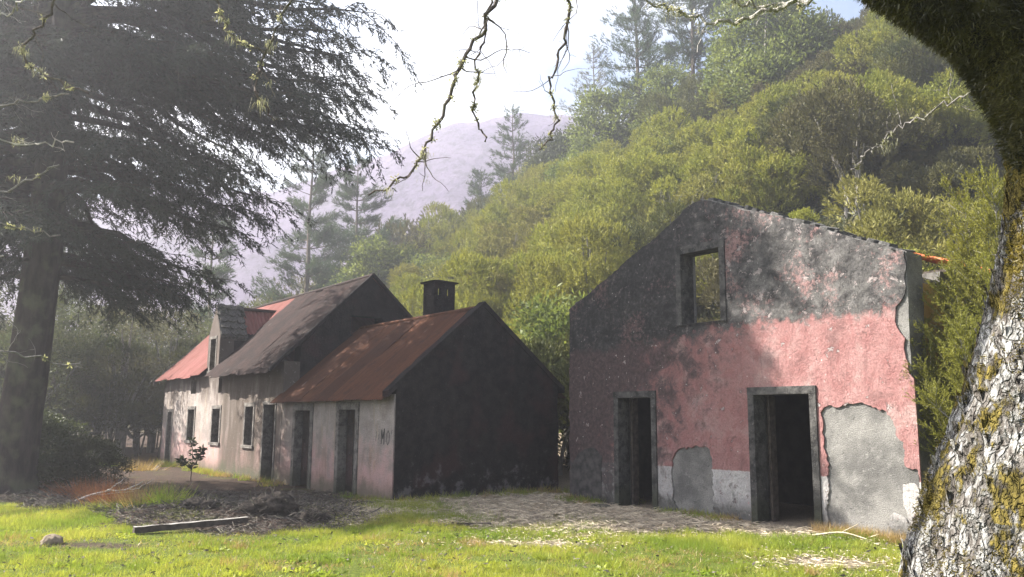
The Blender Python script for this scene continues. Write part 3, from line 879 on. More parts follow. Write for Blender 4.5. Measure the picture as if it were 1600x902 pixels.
for x0, x1, z1 in ((-16.30, -15.72, 1.86), (-7.15, -6.3, 2.03)):
    f = frame_parts(C1, x0 - .05, x1 + .05, -.1, z1 + .05, 0.09, -0.025, 0.25, MAT['stone_pale'], False, 'door_frame', 0.10)
    d = box('door_leaf', (x0 + .05, x1 - .05, 0.30, 0.335, -.05, z1 - .06), MAT['old_wood'], f)

# ------------------------------------------------------------------ low outbuilding at the near end
C2 = empty('low_outbuilding', (Q0[0], Q0[1], 0), RZ, 'low outbuilding with rusty red roof, black gable end and two narrow doorways', 'house')
XB = -5.88
wall('front_wall', [(XB + .01, -.25), (-5.10, -.25), (-5.10, 1.96), (-3.95, 1.96), (-3.95, -.25), (-2.62, -.25), (-2.62, 1.97), (-1.56, 1.97), (-1.56, -.25), (0.0, -.25), (0.0, 2.14), (XB + .01, 2.14)], [], 0.42, MAT['wash'], C2, 'xz', 0.0)
go = rough([(0.03, -.25), (4.42, -.25), (4.42, 2.45), (2.22, 4.20), (0.03, 2.30)], 0.15, 0.008, 9, keep=(0, 4))
wall('gable_wall', go, [], 0.42, MAT['black'], C2, 'yz', 0.03)
wall('back_wall', [(XB, -.25), (-0.4, -.25), (-0.4, 2.35), (XB, 2.35)], [], 0.38, MAT['black'], C2, 'xz', 4.02)
wall('inner_wall', [(XB + .1, -.25), (-.42, -.25), (-.42, 2.3), (XB + .1, 2.3)], [], 0.12, MAT['interior'], C2, 'xz', 1.5)
roof(C2, XB - 0.10, -0.10, (-0.27, 2.03), (2.22, 4.13), MAT['tin_rust'], 0.82, ragged=0.05)
roof(C2, XB, -0.10, (4.75, 2.14), (2.22, 4.13), MAT['tin_rust'], 0.9)
a = Acc(); tube(a, [(XB - .03, 2.22, 4.14), (-.1, 2.22, 4.15)], 0.055, 8); a.obj('ridge_cap', MAT['tin_rust'], C2)
v = Acc()
for (ya, za), (yb, zb) in (((-.20, 2.20), (2.22, 4.27)), ((2.22, 4.27), (4.60, 2.40))):
    v.add([(-.16, ya, za), (.07, ya, za), (.07, yb, zb), (-.16, yb, zb), (-.16, ya, za - .13), (.07, ya, za - .13), (.07, yb, zb - .13), (-.16, yb, zb - .13)],
          [[0, 1, 2, 3], [4, 7, 6, 5], [0, 4, 5, 1], [1, 5, 6, 2], [0, 3, 7, 4], [3, 2, 6, 7]])
v.obj('verge_strip', MAT['black'], C2)
for x0, x1, z1 in ((-5.10, -3.95, 1.96), (-2.62, -1.56, 1.97)):
    f = frame_parts(C2, x0 - .03, x1 + .03, -.1, z1 + .03, 0.16, -0.03, 0.20, MAT['stone_pale'], False, 'door_frame', 0.17)
    x0 += .13; x1 -= .13
    d = Acc()
    n = 5
    leaf = box('door_leaf', (x0, x1, 0.372, 0.395, -.05, z1 - .14), MAT['old_wood'], f)
    for k in range(n):
        w = (x1 - x0) / n
        box('plank', (x0 + k * w + .004, x0 + (k + 1) * w - .004, 0.352, 0.371, -.04, z1 - .15 - random.uniform(0, .01)), MAT['old_wood'], leaf)
# chimney
def side(x0, x1, holes): return [(x0, 3.70), (x1, 3.70), (x1, 5.00), (x0, 5.00)], holes
o1, h1 = side(2.25, 2.87, [opening(2.37, 2.45, 4.68, 4.86), opening(2.64, 2.72, 4.68, 4.86)])
ch = wall('chimney', o1, h1, 0.10, MAT['black'], C2, 'yz', -2.15)
o1, h1 = side(2.25, 2.87, [opening(2.55, 2.76, 4.70, 4.94)])
wall('flue_wall', o1, h1, 0.10, MAT['black'], ch, 'yz', -2.55)
o1, h1 = side(-2.549, -2.251, [opening(-2.52, -2.27, 4.70, 4.92)])
wall('flue_wall', o1, h1, 0.10, MAT['black'], ch, 'xz', 2.768)
o1, h1 = side(-2.549, -2.251, [])
wall('flue_wall', o1, h1, 0.10, MAT['black'], ch, 'xz', 2.252)
cp = Acc()
cp.add([(-2.70, 2.20, 5.002), (-2.10, 2.20, 5.002), (-2.10, 2.92, 5.002), (-2.70, 2.92, 5.002), (-2.72, 2.18, 5.045), (-2.06, 2.18, 5.035), (-2.06, 2.95, 5.035), (-2.72, 2.94, 5.045), (-2.40, 2.55, 5.12)],
       [[0, 3, 2, 1], [0, 1, 5, 4], [1, 2, 6, 5], [2, 3, 7, 6], [3, 0, 4, 7]])
cp.f.append(np.array([[4, 5, 8], [5, 6, 8], [6, 7, 8], [7, 4, 8]])); cp.m.append(0)
cp.obj('chimney_cap', MAT['black'], ch)
# scrawled letters on the front wall by the corner, painted strokes
gm = mat_simple('black_scrawl', (0.012, 0.012, 0.013), (0.03, 0.03, 0.03), 30, 0.9, 0.0)
ga_ = Acc()
def stroke(pts, w=0.018):
    for (xa, za), (xb, zb) in zip(pts[:-1], pts[1:]):
        d = np.array([xb - xa, zb - za]); d /= np.linalg.norm(d); nn = np.array([-d[1], d[0]]) * w / 2
        e = d * w * 0.3
        ga_.add([(xa - e[0] - nn[0], -.0045, za - e[1] - nn[1]), (xb + e[0] - nn[0], -.0045, zb + e[1] - nn[1]), (xb + e[0] + nn[0], -.0045, zb + e[1] + nn[1]), (xa - e[0] + nn[0], -.0045, za - e[1] + nn[1])], [[0, 1, 2, 3]])
sx, sz = -0.74, 1.12
stroke([(sx, sz + .05), (sx + .02, sz + .24)], 0.014)
stroke([(sx + .12, sz + .08), (sx + .14, sz + .2)], 0.012)
stroke([(sx + .24, sz), (sx + .25, sz + .28), (sx + .30, sz + .10), (sx + .36, sz + .30), (sx + .35, sz - .01)], 0.03)
stroke([(sx + .47, sz + .04), (sx + .47, sz + .2), (sx + .52, sz + .27), (sx + .58, sz + .2), (sx + .57, sz + .04), (sx + .51, sz - .02), (sx + .47, sz + .04)], 0.018)
stroke([(sx + .65, sz + .2), (sx + .68, sz + .28)], 0.014)
ga_.obj('graffiti', gm, C2)

# ------------------------------------------------------------------ plants
def shoots_on_lobes(lobes, n, r, up=0.8, out_=0.7):
    """points spread on the outer skin of a union of ellipsoid lobes; returns points and growth directions"""
    C = np.array([l[:3] for l in lobes]); Rr = np.array([l[3] for l in lobes])
    w = Rr ** 2 / (Rr ** 2).sum()
    k = r.choice(len(lobes), n, p=w)
    d = rand_dirs(n, r)
    d[:, 2] = np.where(d[:, 2] < -0.45, -d[:, 2], d[:, 2])
    rad = Rr[k] * (0.72 + 0.34 * r.random(n) ** 0.7)
    P = C[k] + d * rad[:, None] * np.array([1, 1, 0.9])
    # drop points deep inside another lobe
    dist = np.linalg.norm((P[:, None] - C[None]) / Rr[None, :, None], axis=2)
    keep = (dist < 0.62).sum(1) == 0
    keep &= P[:, 2] > 0.05
    return P[keep], nrm(d[keep] * out_ + np.array([0, 0, up]) + r.normal(0, 0.2, (keep.sum(), 3)))
def plumes(acc, P, D, r, nb, Ls, Lb, Wb, mi=0, spread=0.55):
    n = len(P)
    t = r.random((n, nb))
    base = P[:, None] + D[:, None] * (t * Ls)[..., None]
    d = D[:, None] + r.normal(0, spread, (n, nb, 3)) * (1 - 0.5 * t)[..., None]
    blades(acc, base.reshape(-1, 3), d.reshape(-1, 3), (Lb * (0.6 + 0.8 * r.random(n * nb))), Wb, r, mi, diamond=True)
def heath_mesh(seed, n=1900, nb=15, leaf='heath', h=2.5, rad=1.35, Ls=0.15, Lb=0.080, Wb=0.019, stems=True):
    r = np.random.default_rng(seed)
    lobes = []
    for k in range(14):
        a = k * 2.4 + r.uniform(-.5, .5); q = rad * math.sqrt((k + .5) / 14) * r.uniform(.75, 1.05)
        lobes.append((q * math.cos(a), q * math.sin(a), h * r.uniform(0.40, 0.92) * (1 - 0.45 * (q / rad) ** 2), r.uniform(0.27, 0.50) * rad / 1.35))
    lobes.append((0, 0, h * 0.35, rad * 0.5))
    P, D = shoots_on_lobes(lobes, n, r, 0.75, 0.8)
    a = Acc()
    plumes(a, P, D, r, nb, Ls, Lb, Wb, 0, 0.55)
    crown = a.mesh('crown', [MAT[leaf]])
    b = Acc()
    for k in range(5):
        l = lobes[k]
        tube(b, bez([(r.normal(0, .12), r.normal(0, .12), -0.4), (l[0] * .35, l[1] * .35, l[2] * .45), (l[0], l[1], l[2] * 1.05)], 6), np.linspace(.055, .012, 6), 5)
    return crown, b.mesh('trunk', [MAT['bark_grey']])
kinds = {'heath': [heath_mesh(s, leaf='heath') for s in range(4)],
         'lime': [heath_mesh(s + 10, leaf='heath_lime') for s in range(3)],
         'dark': [heath_mesh(s + 20, leaf='heath_dark') for s in range(3)]}
TINT = {'heath': 'olive green', 'lime': 'bright lime green', 'dark': 'dark brownish green'}
def zone(x, y, z):
    a = x / y
    e = (z - 1.65) / y
    if a > 0.47: return 'at the right behind the mossy trunk'
    if a > 0.20:
        return 'straight above the sooty gable' if e < 0.30 else 'high on the slope under the broad leafy tree'
    if a > 0.07: return 'beside the left slope of the sooty gable' if e < 0.22 else 'high up below the tall ridge pines'
    if a > -0.06: return 'between the low outbuilding and the roofless house' if e < 0.16 else 'in the middle of the slope below the slender pine'
    return 'behind the chimney of the low outbuilding' if a > -0.15 else 'behind the tall cottage gable'
def in_house(x, y, pad=0.9):
    for (ox, oy), (xa, xb, ya, yb) in ((F0, (-5.95, 1.7, 0, 7.95)), (Q0, (-17, 0.05, 0, 6.0))):
        px, py = x - ox, y - oy
        lx = -(px * D1[0] + py * D1[1]); ly = px * D2[0] + py * D2[1]
        if xa - pad < lx < xb + pad and ya - pad - 0.5 < ly < yb + pad: return True
    return False
cand = []
r = np.random.default_rng(21)
for gy_ in np.arange(14, 100, 1.0):
    pass
step = 2.75
for s_ in np.arange(14.5, 64, step):
    for t_ in np.arange(-6, 92, step):
        s2, t2 = s_ + r.uniform(-.8, .8), t_ + r.uniform(-.8, .8)
        x = D2[0] * s2 + D1[0] * t2; y = D2[1] * s2 + D1[1] * t2
        if y < 12 or abs(x / y) > 0.72 or x / y < -0.27: continue
        if in_house(x, y): continue
        foot = 17.3 + 5.2 * sstep(16, 10, t2)
        if s2 < foot - (1.0 if t2 < 13 else 0.2): continue
        if s2 < 19 and t2 > 33: continue
        h_ = float(height(x, y))
        # keep only what the spur can show: thin out with distance
        dist = math.hypot(x, y)
        if dist > 52 and r.random() < 0.35: continue
        cand.append((dist, x, y, h_, s2, t2))
cand.sort()
def heath_kind(x, y):
    n = float(fbm2(np.array([x]), np.array([y]), 0.16, 2, 9.1)[0]) + r.normal(0, 0.10)
    a = x / y
    if a > 0.26: n -= 0.13 + 0.4 * (a - .26)  # more dark kinds to the right put deeper hillside shadow into leaf colour
    if n < 0.40: return 'dark'
    return 'lime' if n > 0.60 else 'heath'
near, rest = cand[:285], cand[285:]
for px_, py_ in ((1.2, 23.2), (1.9, 24.6), (2.6, 26.2), (0.4, 24.4), (3.0, 24.0)):
    s2 = px_ * D2[0] + py_ * D2[1]; t2 = px_ * D1[0] + py_ * D1[1]
    near.append((math.hypot(px_, py_), px_, py_, float(height(px_, py_)), s2, t2))
for dist, x, y, h_, s2, t2 in near:
    kd = heath_kind(x, y)
    cr, tr = kinds[kd][r.integers(len(kinds[kd]))]
    o = link('heath_shrub', cr)
    sc = r.uniform(1.0, 1.75) * (1 + 0.004 * dist)
    if s2 < 20: sc *= 0.85
    o.location = (x, y, h_ - 0.25)
    o.rotation_euler = (r.normal(0, .06), r.normal(0, .06), r.uniform(0, 6.28))
    o.scale = (sc * r.uniform(.9, 1.1), sc * r.uniform(.9, 1.1), sc * r.uniform(.85, 1.2))
    zn = zone(x, y, h_ + 1.5)
    big = 'large' if sc > 1.75 else 'low' if sc < 1.3 else 'rounded'
    tag(o, big + ' ' + TINT[kd] + ' heath shrub ' + zn, 'shrub', big + ' ' + TINT[kd] + ' heath ' + zn)
    if dist < 34:
        t = link('trunk', tr, o)
print('heath near', len(near), 'rest', len(rest))
fa = Acc()
for dist, x, y, h_, s2, t2 in rest[:330]:
    rr = np.random.default_rng(int(dist * 1000))
    lobes = [(x + rr.normal(0, .8), y + rr.normal(0, .8), h_ + rr.uniform(.6, 2.6), rr.uniform(.6, 1.1)) for _ in range(6)]
    P, D = shoots_on_lobes(lobes, 150, rr)
    plumes(fa, P, D, rr, 7, 0.4, 0.22, 0.07)
tag(fa.obj('heath_thicket', [MAT['heath']]), 'olive heath scrub covering the far upper slope', 'scrub', None, 'stuff')

# leafy undergrowth between the shrubs, its dark leaf colour painting the shaded gaps
ua = Acc()
n = 42000
s2 = r.uniform(14.5, 50, n); t2 = r.uniform(-6, 60, n)
x = D2[0] * s2 + D1[0] * t2; y = D2[1] * s2 + D1[1] * t2
k = (y > 12) & (np.abs(x / y) < 0.7) & (x / y > -0.3) & (s2 > 17.0 + 5.2 * sstep(16, 10, t2) - 1.2)
x, y = x[k], y[k]
k = np.array([not in_house(a, b, 0.3) for a, b in zip(x, y)])
x, y = x[k], y[k]
z = height(x, y)
for _ in range(5):
    q = np.stack([x, y, z], 1) + r.normal(0, 0.16, (len(x), 3)) + [0, 0, 0.12]
    blades(ua, q, rand_dirs(len(x), r) + [0, 0, 0.7], 0.25 * (0.6 + r.random(len(x))), 0.07, r, 0, True)
tag(ua.obj('undergrowth', [MAT['bramble']]), 'dark green undergrowth covering the soil between hillside shrubs', 'undergrowth', None, 'stuff')

def leafy_mesh(seed, h, rad, nleaf, leaf='broad', Ll=0.16, Wl=0.07, nl=20, base=0.25, lr=(0.3, 0.5)):
    r = np.random.default_rng(seed)
    lobes = []
    for k in range(nl):
        a = r.uniform(0, 2 * np.pi); f = r.random()
        q = rad * math.sqrt(r.random()) * (1 - 0.55 * f)
        lobes.append((q * math.cos(a), q * math.sin(a), h * (base + (0.95 - base) * f), rad * r.uniform(*lr)))
    P, D = shoots_on_lobes(lobes, nleaf // 8, r, 0.35, 1.0)
    a = Acc()
    n = len(P)
    Q = np.repeat(P, 10, 0) + r.normal(0, Ll * 1.1, (n * 10, 3))
    DD = np.repeat(D, 10, 0) + r.normal(0, 0.7, (n * 10, 3))
    blades(a, Q, DD, Ll * (0.6 + 0.7 * r.random(n * 10)), Wl, r, 0, True)
    crown = a.mesh('crown', [MAT[leaf]])
    b = Acc()
    tube(b, bez([(0, 0, -.5), (r.normal(0, .1), r.normal(0, .1), h * .35), (r.normal(0, .2), r.normal(0, .2), h * .8)], 7), np.linspace(rad * .09, rad * .02, 7), 7)
    for k in range(10):
        l = lobes[k]
        tube(b, bez([(0, 0, h * r.uniform(.12, .4)), (l[0] * .5, l[1] * .5, l[2] * .75), l[:3]], 6), np.linspace(rad * .045, rad * .01, 6), 5)
    return crown, b.mesh('trunk', [MAT['bark_grey']])
def plant(name, cr, tr, x, y, label, cat, group=None, sc=1.0, rz=0.0, dz=-0.2, z=None):
    o = empty(name, (x, y, (float(height(x, y)) if z is None else z) + dz), rz, label, cat, group)
    o.scale = (sc, sc, sc) if not isinstance(sc, tuple) else sc
    link('crown', cr, o)
    link('trunk', tr, o)
    return o
lc = leafy_mesh(41, 8.5, 3.4, 22000, 'broad', 0.26, 0.12, 26)
plant('broadleaf_tree', *lc, 14.2, 44.5, 'broad leafy light green tree standing high on the slope below the pines', 'tree')
lc2 = leafy_mesh(42, 9.0, 3.6, 18000, 'bramble', 0.32, 0.14, 22, 0.15)
plant('dark_round_tree', *lc2, 3.1, 60.5, 'rounded dark green tree on the slope beside the slender young pine', 'tree', None, .72)
lc3 = leafy_mesh(43, 7.0, 2.8, 14000, 'broad', 0.28, 0.12, 20)
plant('bushy_tree', *lc3, 7.2, 58.0, 'pale green bushy tree on the ridge below the hazy grey pine', 'tree')
plant('bushy_tree', *lc3, 10.4, 55.0, 'pale green bushy tree on the ridge under the tall pine', 'tree', None, 0.9, 2.0)
plant('bushy_tree', *lc3, -8.2, 53.5, 'open crowned tree at the foot of the slope between the far pines and the heath', 'tree', None, (1.0, 1.0, 0.9), 1.0)
lcn = heath_mesh(61, 4000, 16, 'heath', 5.6, 2.1, 0.28, 0.12, 0.026)
plant('tree_heath', *lcn, -4.6, 40.5, 'tall yellow green tree heath rising above the chimney of the low outbuilding', 'tree')
plant('tree_heath', *lcn, -5.6, 45.0, 'tall yellow green tree heath behind the long cottage gable', 'tree', None, 1.0, 2.2)

def bare_mesh(seed, h=3.2):
    r = np.random.default_rng(seed)
    w = Acc()
    def grow(p, d, L, rad, lv):
        q = [np.array(p, float)]
        dd = np.array(d, float)
        for _ in range(5):
            dd = nrm(dd + r.normal(0, .16, 3) + [0, 0, .05]); q.append(q[-1] + dd * L / 5)
        q = np.array(q)
        tube(w, q, np.linspace(rad, rad * .55, 6), 4 if lv else 5)
        if lv < 4:
            for _ in range(3 if lv < 3 else 4):
                k = r.integers(2, 6)
                grow(q[k], nrm(dd + r.normal(0, .55, 3)), L * r.uniform(.5, .8), rad * .5, lv + 1)
    for _ in range(4):
        grow((r.normal(0, .1), r.normal(0, .1), -.3), nrm(np.array([r.normal(0, .35), r.normal(0, .35), 1])), h * .42, .045, 1)
    return w.mesh('bare_shrub', [MAT['bark_grey']])
bsh = [bare_mesh(300 + k) for k in range(3)]
r = np.random.default_rng(310)
spots = r.choice(len(near), 16, replace=False)
for k, i_ in enumerate(spots):
    _, x, y, h_, s2, t2 = near[i_]
    x, y = x + 1.0, y - .6
    o = link('bare_shrub', bsh[k % 3])
    o.location = (x, y, float(height(x, y)))
    o.rotation_euler = (0, 0, r.uniform(0, 6.28))
    sc = r.uniform(1.0, 1.5); o.scale = (sc, sc, sc)
    tag(o, 'bare grey twiggy shrub ' + zone(x, y, float(height(x, y)) + 1.5), 'shrub', 'bare grey shrubs ' + zone(x, y, float(height(x, y)) + 1.5))
lau = [leafy_mesh(320 + k, 3.4, 1.7, 6500, 'broad', 0.17, 0.075, 14, 0.2) for k in range(2)]
spots = r.choice(len(near), 18, replace=False)
for k, i_ in enumerate(spots):
    _, x, y, h_, s2, t2 = near[i_]
    x, y = x - 1.1, y + .3
    if in_house(x, y, 1.2): continue
    zn = zone(x, y, float(height(x, y)) + 1.5)
    plant('laurel_bush', *lau[k % 2], x, y, 'broad leafed laurel bush ' + zn, 'bush', 'laurel bushes ' + zn, float(r.uniform(.9, 1.35)), r.uniform(0, 6.28))

# ---- pines
def pine_mesh(seed, h, spread, nw=16, leaf='pine', bare=0.35, dens=1.0, needle=0.26, wn=0.03):
    r = np.random.default_rng(seed)
    wood, a = Acc(), Acc()
    lean = r.normal(0, 0.02, 2)
    tp = np.stack([lean[0] * np.linspace(0, h, 9) + r.normal(0, .04, 9), lean[1] * np.linspace(0, h, 9) + r.normal(0, .04, 9), np.linspace(-.5, h, 9)], 1)
    tube(wood, tp, np.linspace(h * .012 + .03, .02, 9), 7)
    for w in range(nw):
        f = bare + (1 - bare) * (w + r.uniform(-.3, .3)) / nw
        if f >= 0.99: f = 0.985
        z0 = h * f
        g = (f - bare) / (1 - bare)
        Lb = spread * (1 - g) ** 0.75 * r.uniform(.75, 1.15) + 0.3
        if g < 0.18: Lb *= 0.75
        for k in range(r.integers(4, 7)):
            az = r.uniform(0, 2 * np.pi)
            L = Lb * r.uniform(.55, 1.1)
            o = np.array([np.interp(z0, tp[:, 2], tp[:, 0]), np.interp(z0, tp[:, 2], tp[:, 1]), z0])
            d = np.array([math.cos(az), math.sin(az), 0])
            up = 0.25 + 0.6 * g
            pts = bez([o, o + d * L * .5 + [0, 0, L * up * .25], o + d * L + [0, 0, L * up * .7]], 6)
            tube(wood, pts, np.linspace(.02 + L * .008, .008, 6), 4)
            ns = max(5, int(L * 11 * dens))
            u = 0.3 + 0.7 * r.random(ns)
            base = np.stack([np.interp(u, np.linspace(0, 1, 6), pts[:, j]) for j in range(3)], 1) + r.normal(0, .16 * (0.5 + L * .25), (ns, 3))
            dd = nrm(np.tile(d, (ns, 1)) + [0, 0, 0.75] + r.normal(0, .35, (ns, 3)))
            nn = 14
            B = np.repeat(base, nn, 0) + np.repeat(dd, nn, 0) * (r.random(ns * nn) * .3)[:, None]
            blades(a, B, np.repeat(dd, nn, 0) + r.normal(0, .55, (ns * nn, 3)), needle * (.6 + .7 * r.random(ns * nn)), wn, r)
    u = r.random(60)
    blades(a, np.stack([tp[-1, 0] + 0 * u, tp[-1, 1] + 0 * u, h - u * .8], 1), rand_dirs(60, r) * .5 + [0, 0, .8], needle, wn, r)
    return a.mesh('crown', [MAT[leaf]]), wood.mesh('trunk', [MAT['bark']])
MAT['pine_pale'] = leaf_mat('hazy_pine_needle', (0.10, 0.11, 0.085), (0.15, 0.155, 0.12), None, 0.3)  # distance haze put into the needle colour as a pale grey
P_ = [('slender_pine', 51, 0.1, 66.8, 27.6, 2.3, 14, .30, 'slender young pine standing alone against the purple mountain', 'pine', 1.2),
      ('slender_pine', 56, -2.6, 69.0, 22.6, 2.2, 12, .25, 'short young pine just left of the slender lone pine', 'pine', 1.2),
      ('tall_pine', 52, 9.2, 57.6, 36.0, 3.6, 20, .30, 'tall green pine on the ridge right of the open sky', 'pine', 1.3),
      ('tall_pine', 53, 13.6, 60.0, 39.0, 5.4, 22, .35, 'broad spreading pine on the ridge, widest of the ridge pines', 'pine', 1.5),
      ('tall_pine', 57, 18.6, 60.0, 37.0, 4.6, 18, .35, 'dense pine on the ridge behind the broad leafy light green tree', 'pine', 1.4),
      ('grey_pine', 54, 7.3, 70.0, 34.4, 3.6, 15, .40, 'thin grey half bare pine at the left end of the ridge', 'pine_pale', 0.45),
      ('valley_pine', 55, -13.9, 55.5, 21.8, 4.2, 18, .12, 'tallest valley pine behind the long cottage', 'pine', 2.3),
      ('valley_pine', 58, -11.3, 59.5, 21.0, 4.0, 17, .12, 'wide valley pine to the right of the tallest valley pine', 'pine', 2.3),
      ('valley_pine', 59, -9.6, 66.0, 17.8, 2.6, 14, .15, 'narrow small valley pine at the foot of the heath slope', 'pine', 2.0),
      ('valley_pine', 60, -28.8, 53.0, 16.3, 3.4, 12, .35, 'thin crowned valley pine seen between conifer trunk and drooping boughs', 'pine', 1.5),
      ('valley_pine', 62, -16.9, 47.0, 13.6, 2.8, 12, .30, 'sparse valley pine just above the dormer roof', 'pine', 1.5)]
for nm, sd, x, y, ztop, spr, nw, bare, lab, lf, dn in P_:
    z0 = float(height(x, y))
    cr, tr = pine_mesh(sd, max(ztop - z0, 6), spr, nw, lf, bare, dn)
    plant(nm, cr, tr, x, y, lab, 'pine tree', None, 1.0, 0, 0.0)

# ---- grey scrub trees behind and left of the long cottage
scr = [leafy_mesh(70 + k, 6.4, 2.3, 9000, 'scrub', 0.15, 0.05, 20, 0.22, (0.26, 0.46)) for k in range(4)]
scg = [heath_mesh(80 + k, 2200, 11, 'heath_dark', 5.4, 2.0, 0.30, 0.15, 0.04) for k in range(2)]
r = np.random.default_rng(31)
sc_pts = []
for row in range(4):
    for k in range(13):
        y = 31 + row * 4.2 + r.uniform(-1.2, 1.2) + 0.15 * k
        a = -0.66 + k * 0.034 + r.uniform(-.012, .012) + row * 0.013
        x = a * y
        s_ = x * D2[0] + y * D2[1]; t_ = x * D1[0] + y * D1[1]
        if in_house(x, y, 1.6): continue
        if t_ < 33.8 and s_ < 14.0: continue
        sc_pts.append((x, y, row))
for x, y, row in sc_pts:
    g = r.random() < 0.35 + 0.1 * row
    cr, tr = scg[r.integers(2)] if g else scr[r.integers(4)]
    a_ = x / y
    zn = 'left of the conifer trunk' if a_ < -.60 else 'between the conifer trunk and the pale cottage' if a_ < -.44 else 'beyond the far red roof' if a_ < -.36 else 'above the dormer roof' if a_ < -.29 else 'above the ridge of the long cottage'
    lb = ('green' if g else 'grey brown') + (' front row' if row < 2 else ' back row') + ' scrub tree ' + zn
    plant('scrub_tree', cr, tr, x, y, lb, 'tree', lb.replace('scrub tree', 'scrub trees'), float(r.uniform(.78, 1.05)), r.uniform(0, 6.28))
# far wooded valley floor reading as one mass
fw = Acc()
for k in range(150):
    y = r.uniform(52, 120); a = r.uniform(-0.75, -0.10)
    x = a * y
    h_ = float(height(x, y))
    lobes = [(x + r.normal(0, 1.2), y + r.normal(0, 1.2), h_ + r.uniform(1, 5.0), r.uniform(1.0, 1.8)) for _ in range(6)]
    P, D = shoots_on_lobes(lobes, 130, r)
    plumes(fw, P, D, r, 6, 0.6, 0.4, 0.13)
tag(fw.obj('valley_wood', [MAT['heath_dark']]), 'far mass of low green woodland filling the valley floor', 'woodland', None, 'stuff')

